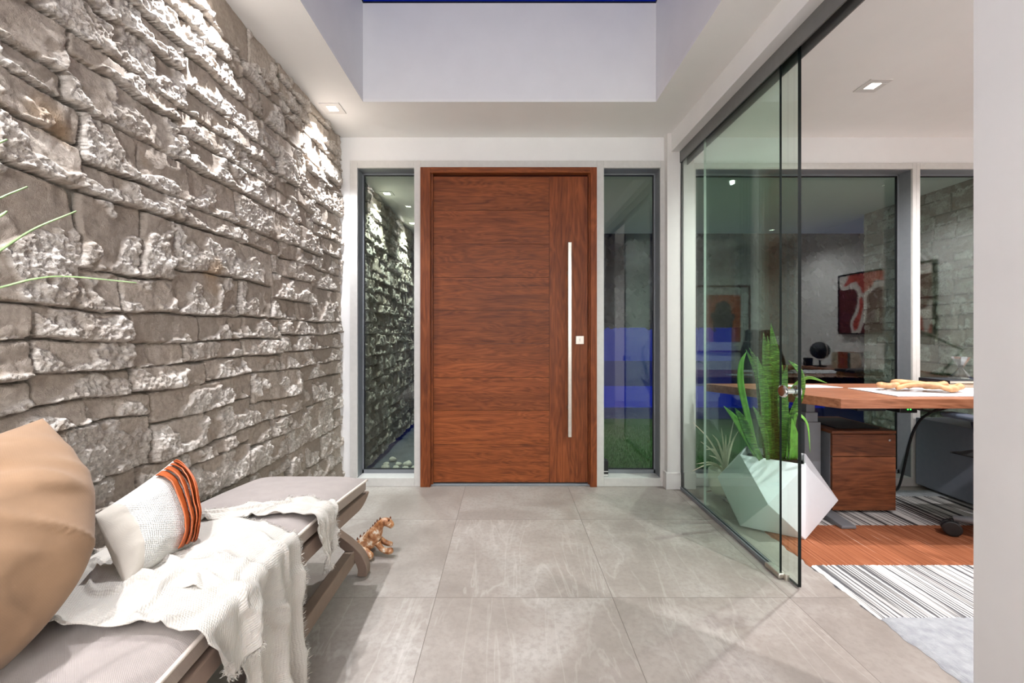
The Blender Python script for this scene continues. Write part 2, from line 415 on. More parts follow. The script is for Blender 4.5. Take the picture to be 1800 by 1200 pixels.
def stone_wall(name, us, vs, seed, place, amp=1.0):
    U, V = np.meshgrid(us, vs, indexing='ij'); nu, nv = U.shape
    Uw = U + .030*(fbm(U, V, .20, seed+1, 2)-.5) + .006*(fbm(U, V, .03, seed+2, 3)-.5)
    Vw = V + .022*(fbm(U, V, .38, seed+3, 2)-.5) + .016*(fbm(U, V, .11, seed+5, 2)-.5) + .005*(fbm(U, V, .025, seed+4, 3)-.5)
    H = np.full(U.shape, .0); tone = np.full(U.shape, .5); mort = np.ones(U.shape); rz = np.zeros(U.shape)
    H += .006*fbm(U, V, .05, seed+9, 3)
    n4 = fbm(U, V, .045, seed+20, 6, .62); nf = 1.25-1.5*np.abs(2*fbm(U, V, .016, seed+30, 3, .7)-1)
    ridge = 1-np.abs(2*fbm(U, V, .035, seed+40, 5, .66)-1)
    r = random.Random(seed+5)
    for (a0, a1, b0, b1) in stone_layout(us[0], us[-1], vs[0], vs[-1], seed):
        i0, i1 = np.searchsorted(us, (a0-.04, a1+.04)); j0, j1 = np.searchsorted(vs, (b0-.06, b1+.06))
        rnd = [r.random() for _ in range(14)]
        if i1 <= i0+1 or j1 <= j0+1: continue
        sl = (slice(i0, i1), slice(j0, j1)); u = Uw[sl]; v = Vw[sl]
        w_, h_ = a1-a0, b1-b0; g = .0025+.0025*rnd[0]
        sk = (rnd[11]-.5)*.18; sk2 = (rnd[12]-.5)*.10
        uu = u - sk*(v-(b0+b1)/2); vv = v - sk2*(u-(a0+a1)/2)*(.3/(w_+.1))
        du = np.minimum(uu-a0, a1-uu)-g; dv = np.minimum(vv-b0, b1-vv)-g
        cr = .012; q = np.hypot(np.clip(cr-du, 0, None), np.clip(cr-dv, 0, None)); d = np.where((du < cr) & (dv < cr), cr-q, np.minimum(du, dv))
        d = d + .004*(nf[sl]-.5)
        ins = d > 0
        if not ins.any(): continue
        rr = .004+.007*rnd[1]
        prof = np.clip(d/rr, 0, 1); prof = np.sqrt(1-(1-prof)**2)
        x = (uu-(a0+a1)/2)/(w_/2); y = (vv-(b0+b1)/2)/(h_/2)
        base = (.020+.016*rnd[2])*amp
        tu = (rnd[3]-.5)*.016; tv = -(rnd[4])*.007          # faces lean out towards their foot
        low = fbm(u, v, .10, int(rnd[5]*9000)+50, 3)
        cut = rnd[10]*.14-.06
        rough = sstep(low + .16*(-y) + .05*x*(rnd[6]-.5)*4, .475+cut, .52+cut)
        hollow = sstep(fbm(u, v, .08, int(rnd[7]*9000)+77, 2), .55, .75)
        fac = np.abs(fbm(u, v, .07, int(rnd[8]*9000)+7, 2)-.5)*2   # creased facets
        hh = base + amp*(tu*x + tv*y + .009*(fac-.3) - .006*hollow) + amp*rough*(.007 + .028*(n4[sl]-.5) + .015*(ridge[sl]-.6) + .006*(nf[sl]-.5)) + .0015*(nf[sl]-.5) + .002*(n4[sl]-.5)
        hh = prof*hh
        sub = H[sl]; sub[ins] = np.maximum(hh, .004)[ins]; tone[sl][ins] = rnd[9]; mort[sl][ins] = 0; rz[sl][ins] = rough[ins]
    co = place(U, V, H)
    me = bpy.data.meshes.new(name); n = nu*nv
    me.vertices.add(n); me.vertices.foreach_set('co', np.stack([c.ravel() for c in co], 1).astype(np.float32).ravel())
    idx = np.arange(n).reshape(nu, nv)
    q = np.stack([idx[:-1,:-1], idx[:-1,1:], idx[1:,1:], idx[1:,:-1]], -1).reshape(-1, 4)
    me.loops.add(q.size); me.loops.foreach_set('vertex_index', q.ravel().astype(np.int32))
    me.polygons.add(len(q)); me.polygons.foreach_set('loop_start', (np.arange(len(q))*4).astype(np.int32))
    me.polygons.foreach_set('use_smooth', np.ones(len(q), bool))
    for nm, arr in (('tone', tone), ('mortar', mort), ('roughzone', rz)):
        at = me.attributes.new(nm, 'FLOAT', 'POINT'); at.data.foreach_set('value', arr.ravel().astype(np.float32))
    me.update(calc_edges=True); me.validate(); me.materials.append(M['stone'])
    o = bpy.data.objects.new(name, me); C.objects.link(o); return struct(o)
us = np.concatenate([np.arange(-1.4, .9, .012), np.arange(.9, YB+.004, .0034)]); vs = np.arange(0, CEIL+.03, .0034)
stone_wall('wall_left', us, vs, 21, lambda U, V, H: (XS-.026+H, U, V))
us = np.arange(YB+.14, 7.4, .008); vs = np.arange(-.05, 2.66, .008)
stone_wall('wall_left_outside', us, vs, 60, lambda U, V, H: (XS-.034+H, U, V))
us = np.arange(-4.95, -3.45, .009); vs = np.arange(-.05, 2.9, .009)
stone_wall('wall_right_outside', us, vs, 90, lambda U, V, H: (4.22-H*.6, -U, V), .7)

# ------------------------------------------------------------------ room shell
struct(MB().box((-1.9, -4.2, -.06), (4.9, YB+.12, 0)).build('floor', M['floor']))
SX0, SX1, SY0, SY1 = -.956, .998, -.1, 2.807
c = MB()
c.box((-1.6, SY1, CEIL), (4.9, YB+.12, CEIL+.02)); c.box((-1.6, -4.2, CEIL), (4.9, SY0, CEIL+.02))
c.box((-1.6, SY0, CEIL), (SX0, SY1, CEIL+.02)); c.box((SX1, SY0, CEIL), (4.9, SY1, CEIL+.02))
struct(c.build('ceiling', M['ceiling']))
c = MB(); WZ = 3.402; CE2 = CEIL+.02
c.box((SX0-.1, SY1, CE2), (SX1+.1, SY1+.1, WZ)); c.box((SX0-.1, SY0-.1, CE2), (SX1+.1, SY0, WZ))
c.box((SX0-.1, SY0, CE2), (SX0, SY1, WZ)); c.box((SX1, SY0, CE2), (SX1+.1, SY1, WZ))
struct(c.build('wall_skylight_well', M['wall']))
sk = struct(MB().box((SX0-.1, SY0-.1, WZ+.012), (SX1+.1, SY1+.1, WZ+.03)).build('window_4', M['g_sky']))
c = MB(); c.box((SX0-.1, SY1-.001, WZ), (SX1+.1, SY1+.1, WZ+.012)); c.box((SX0-.1, SY0-.1, WZ), (SX1+.1, SY0+.02, WZ+.012)); c.box((SX0-.1, SY0, WZ), (SX0+.004, SY1, WZ+.012)); c.box((SX1-.004, SY0, WZ), (SX1+.1, SY1, WZ+.012))
c.build('window_frame', M['gasket'], sk)
zf = 2.558; zo = 2.54
c = MB()
c.box((-1.6, YB, zf), (XG, YB+.16, CEIL)); c.box((-1.6, YB, 0), (-1.224, YB+.16, zf)); c.box((1.256, YB, 0), (1.46, YB+.16, zf))
c.box((XG, YB, zo), (4.9, YB+.16, CEIL))
struct(c.build('wall_back', M['wall']))
struct(MB().box((1.243, 3.25, 0), (1.345, YB, CEIL)).box((1.369, 3.25, 0), (1.45, YB, CEIL)).build('trim_1', M['trimw']))
struct(MB().box((1.228, 3.237, 0), (1.345, YB, .128)).box((1.369, 3.237, 0), (1.462, YB, .128)).build('baseboard_back', M['trimw'], bevel=.004))
struct(MB().box((1.335, -4.2, 0), (1.46, 1.203, CEIL)).build('wall_right', M['wall']))
struct(MB().box((4.74, -.7, 0), (4.9, YB, CEIL)).build('wall_office_right', M['wall']))
struct(MB().box((1.46, -.75, 0), (4.9, -.6, CEIL)).build('wall_office_rear', M['wall']))
struct(MB().box((-1.6, -4.35, 0), (1.46, -4.2, CEIL)).build('wall_rear', M['wall']))
struct(MB().box((-1.6, -4.2, 0), (-1.33, -1.35, CEIL)).build('wall_left_rear', M['wall']))
# header over the sliding glass and its grey track
struct(MB().box((1.275, 1.203, 2.602), (1.46, 3.25, CEIL)).build('trim_2', M['wall']))
tr = MB(); tr.box((1.338, 1.203, 2.515), (1.345, YB-.07, 2.602)); tr.box((1.345, 1.203, 2.56), (1.40, YB-.07, 2.602)); tr.box((1.393, 1.203, 2.50), (1.40, YB-.07, 2.602))
tr.box((1.366, 1.203, 2.545), (1.370, YB-.07, 2.56), 1)
struct(tr.build('trim_3', [M['track'], M['gasket']]), 'grey sliding track above the glass panels')
bt = MB(); bt.box((1.338, 2.10, 0), (1.346, 3.24, .022)); bt.box((1.358, 2.10, 0), (1.366, 3.24, .022)); bt.box((1.346, 2.10, 0), (1.358, 3.24, .006))
struct(bt.build('trim_4', M['darkalu']), 'floor channel holding the fixed glass')

# ------------------------------------------------------------------ entrance door and side windows
def ex(px): return (px-CX)/(F/YB)
def ez(py): return EYE-(py-CY)/(F/YB)
GY = YB+.113
def window(name, x0, x1, z0, z1, fx0, fx1, fz1, bead=True):
    """opening x0..x1, z0..z1; outer frame fx0..fx1 up to fz1"""
    f = MB()
    f.box((fx0, YB-.012, 0), (x0, YB+.13, fz1)); f.box((x1, YB-.012, 0), (fx1, YB+.13, fz1))
    f.box((x0, YB-.012, z1), (x1, YB+.13, fz1)); f.box((x0, YB-.012, 0), (x1, YB+.13, z0))
    root = struct(f.build(name, M['alu'], bevel=.002))
    d = MB(); t = .012
    d.box((x0, YB+.004, z0), (x0+.001, YB+.13, z1)); d.box((x1-.001, YB+.004, z0), (x1, YB+.13, z1)); d.box((x0, YB+.004, z1-.001), (x1, YB+.13, z1))
    d.box((x0, GY-.01, z0), (x0+t, YB+.13, z1)); d.box((x1-t, GY-.01, z0), (x1, YB+.13, z1)); d.box((x0, GY-.01, z1-t), (x1, YB+.13, z1)); d.box((x0, GY-.01, z0), (x1, YB+.13, z0+.03))
    d.build('window_frame', M['darkalu'], root)
    k = MB(); t2 = t+.006
    for a, b in (((x0+t, z0+.03), (x0+t2, z1-t)), ((x1-t2, z0+.03), (x1-t, z1-t)), ((x0+t, z1-t2), (x1-t, z1-t)), ((x0+t, z0+.03), (x1-t, z0+.036))):
        k.box((a[0], GY-.006, a[1]), (b[0], GY+.01, b[1]))
    k.build('gasket', M['gasket'], root)
    MB().box((x0+t, GY, z0+.03), (x1-t, GY+.008, z1-t)).build('glass_pane', M['g_win'], root)
    return root
w1 = window('window_1', ex(629), ex(728.5), .066, 2.50, ex(616), ex(739.5), zf)
w2 = window('window_2', ex(1061), ex(1160), .066, 2.50, ex(1048.5), ex(1171), zf)
w3 = window('window_3', ex(1222), ex(1602), .066, 2.492, ex(1213), ex(1608.4), zo)
w5 = window('window_5', ex(1615), 4.66, .066, 2.492, ex(1608.6), 4.74, zo)
struct(MB().box((ex(739.7), YB-.012, 2.502), (ex(1048.3), YB+.13, zf)).build('trim_5', M['alu'], bevel=.002))

dr = empty('door_1', (.02, YB, 0)); struct(dr, 'wide walnut pivot door with horizontal planks')
fx0, fx1 = ex(740), ex(1048); fi0, fi1 = ex(757.5), ex(1036.5)
f = MB(); f.box((fx0, YB-.03, 0), (fi0, YB+.11, 2.50)); f.box((fi1, YB-.03, 0), (fx1, YB+.11, 2.50)); 
f.build('door_frame', M['doorv'], dr, bevel=.003)
MB().box((fi0, YB-.03, 2.456), (fi1, YB+.11, 2.50)).build('door_head', M['door'], dr, bevel=.003)
f = MB(); f.box((fi0, YB-.006, .012), (fi0+.017, YB+.10, 2.456)); f.box((fi1-.010, YB-.006, .012), (fi1, YB+.10, 2.456)); f.build('door_stop', M['doorv'], dr, bevel=.002)
px0, px1, pxs = fi0+.018, fi1-.013, ex(966)
seams = [848.5, 781, 722, 663.5, 604, 545.5, 487, 428, 369, 309]
f = MB()
for a, b in zip(seams, seams[1:]):
    za, zb = ez(a)+.0012, ez(b)-.0012
    zm = za+(zb-za)*random.uniform(.42, .58)
    f.box((px0, YB+.014, za), (pxs-.0012, YB+.07, zm)); f.box((px0, YB+.014, zm+.0001), (pxs-.0012, YB+.07, zb))
f.build('door_panel', M['door'], dr)
f = MB(); f.box((pxs+.0012, YB+.014, ez(848.5)), (pxs+.16, YB+.07, ez(309))); f.box((pxs+.1601, YB+.014, ez(848.5)), (px1, YB+.07, ez(309)))
f.build('door_stile', M['doorv'], dr)
MB().box((px0, YB+.024, .012), (px1, YB+.068, ez(309)+.001)).build('door_core', M['gasket'], dr)
MB().box((fi0, YB-.006, 0), (fi1, YB+.11, .013)).build('threshold', M['darkalu'], dr, bevel=.003)
h = MB(); hx = .490; h.box((hx-.0145, YB-.072, .40), (hx+.0145, YB-.047, 1.905)); 
hd = h.build('door_handle', M['steel'], dr, bevel=.003)
h = MB()
for z in (.62, 1.68): h.box((hx-.010, YB-.047, z-.012), (hx+.010, YB+.014, z+.012))
h.build('standoff', M['steel'], hd)
lx, lz = ex(1019.5), ez(597.5)
lk = MB().box((lx-.032, YB+.004, lz-.032), (lx+.032, YB+.0141, lz+.032)).build('door_lock', M['steel'], dr, bevel=.002)
k = MB(); k.lathe((lx, YB-.002, lz), [(.012, 0), (.012, .008)], 20, axis=1); k.box((lx-.003, YB-.016, lz-.014), (lx+.003, YB-.002, lz+.014)); k.box((lx+.004, YB-.008, lz-.003), (lx+.016, YB+.004, lz+.003)); k.build('thumb_turn', M['steel'], lk)

# ------------------------------------------------------------------ glass partition
def pane(name, x, y0, y1, z0, z1, parent=None, edge_mat=1, t=.011):
    g = MB(); g.box((x-t/2, y0, z0), (x+t/2, y1, z1)); g.mi = [0]*6
    for i, f in enumerate(g.f):
        ys = {g.v[v][0] for v in f}
        g.mi[i] = 1 if len(ys) == 2 else 0
        if len(ys) == 2 and {g.v[v][1] for v in f} == {y1}: g.mi[i] = edge_mat
    return g.build(name, [M['g_part'], M['g_edge'], M['g_edge2']], parent)
struct(pane('window_6', 1.352, 2.075, 3.245, .008, 2.545), 'fixed pane of the green tinted glass partition')
sd = struct(pane('door_2', 1.378, 1.978, 2.92, .008, 2.555, None, 2, .016), 'sliding frameless glass door with round knob')
kb = MB(); ky, kz = 2.045, .92
kb.lathe((1.335, ky, kz), [(.024, 0), (.030, .003), (.030, .014), (.026, .018), (.013, .019), (.013, .066), (.026, .067), (.030, .071), (.030, .082), (.018, .084), (.018, .072), (.002, .071)], 32, axis=0)
kb.build('door_knob', M['chrome'], sd, smooth=False, bevel=.001)
struct(MB().box((1.33, 2.055, 0), (1.372, 2.17, .026)).build('trim_6', M['steel'], bevel=.006), 'steel clamp at the end of the floor channel')
g_ = MB().lathe((1.365, 2.05, 0), [(.012, 0), (.012, .03)], 16); struct(g_.build('trim_7', M['steel']), 'small floor guide under the sliding glass')

# ------------------------------------------------------------------ ceiling lamps
def downlight(x, y, label, kind, group, r=.068):
    t = empty('downlight', (x, y, CEIL)); tag(t, label, 'ceiling light', group)
    m = MB(); z0, z1 = CEIL-.006, CEIL-.0005; i = r*.45
    m.box((x-r, y-r, z0), (x+r, y-i, z1)); m.box((x-r, y+i, z0), (x+r, y+r, z1)); m.box((x-r, y-i, z0), (x-i, y+i, z1)); m.box((x+i, y-i, z0), (x+r, y+i, z1))
    m.build('trim_plate', M['trimw'], t, bevel=.001)
    MB().box((x-i, y-i, CEIL-.003), (x+i, y+i, CEIL-.0005)).build('lens', M['lens'], t)
    l = bpy.data.lights.new('lamp', 'SPOT'); lo = bpy.data.objects.new('lamp', l); C.objects.link(lo); lo.parent = t; lo.location = (0, 0, -.02)
    l.color = (.97, .985, 1.04)
    if kind == 'wall':
        l.energy = WALL_P; l.spot_size = math.radians(96); l.spot_blend = .75; l.shadow_soft_size = .014; lo.rotation_euler = (0, math.radians(4), 0)
    elif kind == 'office':
        l.energy = OFFICE_P; l.spot_size = math.radians(150); l.spot_blend = .8; l.shadow_soft_size = .02; l.color = (.99, .97, .985)
    else:
        l.energy = REAR_P; l.spot_size = math.radians(160); l.spot_blend = 1; l.shadow_soft_size = .25
    return t
for i, y in enumerate((2.885, 1.755, .62, -.5)):
    downlight(-1.19, y, ['small square downlight washing the stone wall near the entrance door', 'small square downlight washing the middle of the stone wall', 'small square downlight washing the stone wall above the tan cushion', 'small square downlight washing the stone wall behind the camera'][i], 'wall', 'downlights along the stone wall')
for i, (x, y) in enumerate(((2.28, 2.62), (3.95, 2.5), (2.28, .6), (3.95, .6))):
    downlight(x, y, ['lit square downlight in the office ceiling above the desk', 'square office downlight seen only as a reflection in the dark window', 'square office downlight over the rear left of the office', 'square office downlight over the rear right of the office'][i], 'office', 'office downlights')
def add_fill_globe(x, y, label):  # unseen globes added as fill light for the ceiling and hall
    t = empty('fill_globe', (x, y, CEIL)); tag(t, label, 'fill light', 'added fill globes in the hall behind the camera')
    MB().lathe((x, y, CEIL), [(.05, -.03), (.05, -.001)], 24).tube([(x, y, CEIL-.02), (x, y, 2.10)], .004, 8).build('cord', M['black'], t)
    g = MB(); g.lathe((x, y, 1.95), [(.15*math.sin(k*PI/16)+.0005, -.15*math.cos(k*PI/16)) for k in range(17)], 32); g.build('glass_globe', M['globe'], t, smooth=True)
    l = bpy.data.lights.new('lamp', 'POINT'); lo = bpy.data.objects.new('lamp', l); C.objects.link(lo); lo.parent = t; lo.location = (0, 0, 1.95-CEIL)
    l.energy = REAR_P; l.shadow_soft_size = .17; l.color = (.975, .985, 1.04)
M['globe'] = emit('fill_globe_glow', (255,248,240), 2)
add_fill_globe(-.5, -1.0, 'added unseen fill light globe in the hall nearer the camera')
add_fill_globe(.6, -2.7, 'added unseen fill light globe in the hall by the rear wall')
def ext_lamp(x, y, label):
    t = empty('soffit_light', (x, y, 2.6)); tag(t, label, 'outdoor light', 'outdoor soffit lights')
    MB().box((x-.06, y-.06, 2.594), (x+.06, y+.06, 2.5995)).build('trim_plate', M['trimw'], t)
    MB().box((x-.028, y-.028, 2.592), (x+.028, y+.028, 2.594)).build('lens', M['lens'], t)
    l = bpy.data.lights.new('lamp', 'SPOT'); lo = bpy.data.objects.new('lamp', l); C.objects.link(lo); lo.parent = t; lo.location = (0, 0, -.02)
    l.energy = WALL_P*.9; l.spot_size = math.radians(96); l.spot_blend = .75; l.shadow_soft_size = .014; lo.rotation_euler = (0, math.radians(4), 0); l.color = (.96, 1, .93)
ext_lamp(-1.19, 4.2, 'nearer outdoor soffit light above the stone wall, seen through the left side window')
ext_lamp(-1.19, 5.33, 'farther outdoor soffit light above the stone wall, seen through the left side window')

ext_lamp(1.75, 4.35, 'added soffit light brightening the turf outside the right side window')  # extra lamp added to brighten the dark turf

# ------------------------------------------------------------------ outside
struct(MB().box((-1.5, YB+.12, 2.6), (5.2, 5.9, 2.7)).build('ceiling_porch', M['ceiling']))
struct(MB().box((-12, YB+.12, -.16), (14, 20, -.10)).build('ground', M['drive']))
struct(MB().box((-.72, YB+.12, -.10), (.72, 6.0, -.03)).build('porch_slab', M['floor']))
glow_mat = emit('added_blue_glow', (4,40,230), .22); glow_mat.node_tree.nodes['Principled BSDF'].inputs['Base Color'].default_value = (0, .04, .3, 1); glow_mat.node_tree.nodes['Principled BSDF'].inputs['Roughness'].default_value = .05
struct(MB().box((1.0, 7.4, -.12), (5.6, 10.3, -.085)).build('blue_glow_plane', glow_mat))  # added glowing sheet that makes the blue band behind the glass
lw = MB(); r = random.Random(3)
lw.box((.72, YB+.16, -.10), (4.2, 6.2, -.055))
lawn = lw.build('lawn', M['lawn']); tag(lawn, 'short green artificial turf outside the right side window', 'grass', kind='stuff')
bl = MB()
for i in range(16000):
    x, y = r.uniform(.74, 2.4), YB+.17+(r.random()**1.6)*2.2; h_ = r.uniform(.02, .04); a = r.uniform(0, PI); q = .003; dx, dy = q*math.cos(a), q*math.sin(a); lx_, ly_ = r.uniform(-.012,.012), r.uniform(-.012,.012); n = len(bl.v)
    bl.v += [(x-dx,y-dy,-.056),(x+dx,y+dy,-.056),(x+lx_,y+ly_,-.056+h_)]; bl.face((n,n+1,n+2))
g2 = bl.build('blades', M['lawn'], lawn); g2['kind'] = 'stuff'
hd = MB()
hd.box((-12, 10.6, 1.36), (6.2, 11.6, 6)); hd.box((6.2, 10.6, -.1), (14, 11.6, 6))
for i in range(7000):
    x, y, z = r.uniform(-8, 14), r.gauss(10.45, .12), r.uniform(.0, 4.5)
    if x < 6.2 and z < 1.40 - .02*x: continue
    a, b = r.uniform(0, PI), r.uniform(0, PI); s_ = r.uniform(.08, .2); u = Vector((math.cos(a), math.sin(a)*.6, .2))*s_; v = Vector((-math.sin(a)*.3, .3*math.cos(b), 1))*s_*.6; p = Vector((x, y, z)); n = len(hd.v)
    hd.v += [tuple(p-u), tuple(p-v), tuple(p+u), tuple(p+v)]; hd.face((n, n+1, n+2, n+3))
tag(hd.build('hedge_foliage', M['hedge']), 'dark trees and shrubs standing outside in the dusk', 'shrubs', kind='stuff')
pb = None; 
for i in range(26):
    if pb is None:
        bm = bmesh.new(); bmesh.ops.create_icosphere(bm, subdivisions=2, radius=.04)
        for v in bm.verts: v.co *= 1+.18*math.sin(v.co.x*90+v.co.y*60); v.co.z *= .6
        me = bpy.data.meshes.new('river_stone'); bm.to_mesh(me); bm.free(); me.materials.append(M['pebble']); me.polygons.foreach_set('use_smooth', [True]*len(me.polygons))
        pb = bpy.data.objects.new('river_stone', me); o = pb
    else: o = pb.copy()
    C.objects.link(o); col_, row_ = i % 5, i//5
    o.location = (-1.17+col_*.105+r.uniform(-.02,.02), 3.62+row_*.13+r.uniform(-.02,.02), -.08); o.scale = (r.uniform(.7,1.15),)*3; o.rotation_euler = (0,0,r.uniform(0,3))
    tag(o, 'pale rounded river stone in the bed outside the left side window', 'stone', 'river stones outside the left side window')
b = MB(); oc = [(-.80+.17*math.cos(PI/8+i*PI/4), 4.5+.17*math.sin(PI/8+i*PI/4)) for i in range(8)]; oc2 = [(-.80+.11*math.cos(PI/8+i*PI/4), 4.5+.11*math.sin(PI/8+i*PI/4)) for i in range(8)]
b.v += [(x, y, -.10) for x, y in oc2]+[(x, y, .12) for x, y in oc]+[(x*.9-.08, .9*y+.45, .12) for x, y in oc]+[(x*.9-.08, .9*y+.45, .05) for x, y in oc]
b.face(range(7, -1, -1))
for j in (0, 8, 16):
    for i in range(8): b.face((j+i, j+(i+1) % 8, j+8+(i+1) % 8, j+8+i))
b.face(range(24, 32)); tag(b.build('octagonal_bowl', M['black']), 'black octagonal bowl outside beyond the left side window', 'bowl')

# ------------------------------------------------------------------ rug and office furniture
rg = MB(); ry0, ry1, rx0, rx1 = .2, 3.22, 1.565, 4.5
def rugf(a, b):
    x = rx0+(rx1-rx0)*a; y = ry0+(ry1-ry0)*b
    e = min(a*(rx1-rx0), (1-a)*(rx1-rx0), b*(ry1-ry0), (1-b)*(ry1-ry0)); wob = .006*math.sin(y*37)+.004*math.sin(y*91+x*40)
    return (x+(wob if a == 0 else 0), y, .001 if e < 1e-6 else .0095+.001*math.sin(x*130)*math.sin(y*90))
rg.grid(rugf, 150, 150)
tag(rg.build('area_rug', M['rug'], smooth=True), 'low pile area rug with striped, rust orange and grey blocks under the desk', 'rug')

DZ = .82
dk = empty('desk', (2.9, 2.82, 0)); tag(dk, 'height adjustable cherry wood desk with angled left end on grey legs', 'desk')
MB().prism([(1.943, 2.445), (4.25, 2.445), (4.25, 3.20), (1.50, 3.20)], DZ-.056, DZ).build('desktop', M['desk'], dk, bevel=.002)
for x in (2.075, 3.95):
    l = MB(); l.box((x-.030, 2.87, .60), (x+.030, 2.95, DZ-.06)); l.box((x-.042, 2.86, .545), (x+.042, 2.96, .665)); l.box((x-.055, 2.85, .04), (x+.055, 2.97, .60))
    lg = l.build('leg', M['gmetal'], dk, bevel=.003)
    MB().prism([(2.56, .012), (2.56, .03), (2.72, .045), (3.15, .045), (3.15, .012)], x-.035, x+.055, axis=0).build('foot', M['gmetal'], lg, bevel=.004)
MB().box((2.1, 2.83, DZ-.10), (3.93, 2.90, DZ-.058)).build('crossbar', M['black'], dk, bevel=.004)
cb = MB().box((2.45, 2.62, DZ-.115), (2.56, 2.72, DZ-.057)).build('control_box', M['black'], dk, bevel=.004)
MB().box((2.495, 2.617, DZ-.095), (2.501, 2.6205, DZ-.089)).box((2.512, 2.617, DZ-.095), (2.518, 2.6205, DZ-.089)).build('indicator_light', M['led'], cb)
pw = MB(); pw.box((2.22, 2.66, DZ-.11), (2.40, 2.72, DZ-.057))
pws = pw.build('power_strip', M['black'], dk, bevel=.004)
tb = MB(); tb.tube(crv([(2.56, 2.66, .73), (2.72, 2.68, .705), (2.9, 2.72, .735), (3.05, 2.75, .76)], 8), .006); tb.tube(crv([(3.05, 2.76, .76), (2.93, 2.9, .66), (2.90, 3.0, .5), (2.90, 3.1, .1), (2.9, 3.15, .02)], 8), .008)
tb.build('cable', M['black'], dk, smooth=True)

dc = empty('drawer_pedestal', (2.366, 3.03, 0)); tag(dc, 'dark cherry two drawer pedestal with lock under the desk', 'drawer cabinet')
x0, x1, y0, y1 = 2.156, 2.577, 2.784, 3.27
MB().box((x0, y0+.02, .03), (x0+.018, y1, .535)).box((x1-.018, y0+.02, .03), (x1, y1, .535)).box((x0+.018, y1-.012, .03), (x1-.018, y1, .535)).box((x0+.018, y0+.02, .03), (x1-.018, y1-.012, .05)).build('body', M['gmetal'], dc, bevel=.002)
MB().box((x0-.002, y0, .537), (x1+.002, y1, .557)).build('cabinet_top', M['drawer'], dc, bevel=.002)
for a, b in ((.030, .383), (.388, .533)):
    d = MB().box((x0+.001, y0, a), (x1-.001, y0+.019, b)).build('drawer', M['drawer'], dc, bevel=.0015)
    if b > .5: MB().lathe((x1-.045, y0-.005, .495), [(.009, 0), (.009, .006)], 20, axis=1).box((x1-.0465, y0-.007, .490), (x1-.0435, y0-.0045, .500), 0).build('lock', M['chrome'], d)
for i in range(4): MB().lathe(((x0+.05, x1-.05)[i % 2], (y0+.07, y1-.06)[i//2], .012), [(.018, 0), (.018, .019)], 14).build('caster', M['black'], dc)
tag(MB().box((2.22, 2.84, .5575), (2.52, 3.18, .567)).build('ring_binder', M['black'], bevel=.003), 'flat black folder lying on top of the drawer pedestal', 'folder')
fc = empty('storage_cabinet', (3.5, 2.93, 0)); tag(fc, 'blue grey laminate storage cabinet under the right of the desk', 'cabinet')
MB().box((3.20, 2.55, .03), (3.72, 3.29, .545)).box((3.24, 2.60, .011), (3.68, 3.25, .03)).build('body', M['gpanel'], fc, bevel=.002)
MB().box((3.203, 2.532, .035), (3.717, 2.55, .54)).build('door', M['gpanel'], fc, bevel=.002)

# things on the desk
tag(MB().box((2.35, 2.53, DZ+.0005), (3.35, 2.90, DZ+.006)).build('desk_blotter', M['paper'], bevel=.001), 'large pale printed sheet lying flat on the desk under the driftwood', 'desk mat')
tag(MB().prism([(2.02, 2.95), (2.36, 2.95), (2.30, 3.10), (2.0, 3.10)], DZ+.0005, DZ+.003).build('sheet_of_paper', M['paper']), 'small blue white sheet of paper at the back left of the desk', 'paper')
d = MB()
def loop(c, rx, ry, tilt, rot, rad, seed):
    r = random.Random(seed); pts = []
    for i in range(25):
        a = 2*PI*i/24; k = 1+.10*math.sin(2*a+seed)+.05*math.sin(5*a+seed)
        u, v = rx*k*math.cos(a), ry*k*math.sin(a); zz = tilt*math.cos(a+1+seed)+.006*math.sin(3*a+seed)
        pts.append((c[0]+u*math.cos(rot)-v*math.sin(rot), c[1]+u*math.sin(rot)+v*math.cos(rot), c[2]+zz))
    d.tube(pts, [rad*(1+.18*math.sin(i*1.3+seed)) for i in range(25)], 10, caps=False)
loop((2.58, 2.79, DZ+.038), .115, .05, .005, .25, .016, 1)
loop((2.68, 2.74, DZ+.054), .13, .045, .005, -.15, .017, 2)
loop((2.80, 2.70, DZ+.040), .10, .045, .005, .1, .019, 3)
d.tube(crv([(2.52, 2.72, DZ+.028), (2.60, 2.70, DZ+.052), (2.70, 2.66, DZ+.050), (2.78, 2.63, DZ+.026)], 6), [.014]*19, 10)
tag(d.build('driftwood_chain', M['drift'], smooth=True), 'tan carved driftwood links piled on the pale sheet on the desk', 'decorative wood')
def book(name, x0, y0, z0, wd, dp, h, mat, label, cat='book', group=None, upright=False, rz=0):
    t = empty(name, (x0+wd/2, y0+dp/2, z0), rz); tag(t, label, cat, group); t['_local'] = 1
    a, b = wd/2, dp/2; k = MB()
    if upright:
        k.box((-a, -b, 0), (a, -b+.003, h)); k.box((-a, -b, 0), (-a+.003, b, h)); k.box((a-.003, -b, 0), (a, b, h))
        k.build('cover', mat, t); MB().box((-a+.003, -b+.003, .004), (a-.003, b-.004, h-.004)).build('pages', M['cream'], t)
    else:
        k.box((-a, -b, 0), (a, b, .003)); k.box((-a, -b, h-.003), (a, b, h)); k.box((-a, -b, 0), (-a+.003, b, h))
        k.build('cover', mat, t); MB().box((-a+.003, -b+.004, .003), (a-.004, b-.004, h-.003)).build('pages', M['cream'], t)
    return t
gold = plain('yellow_book_cloth', (206,170,104), .6); navy = plain('dark_book_cloth', (34,36,42), .5); redb = plain('red_brown_book_cloth', (150,70,40), .6); creamb = plain('pale_book_cloth', (200,186,160), .6); greenb = plain('grey_green_book_cloth', (70,84,80), .6)
book('book', 3.085, 2.93, DZ+.0005, .34, .22, .030, gold, 'yellow book at the bottom of the stack on the right of the desk')
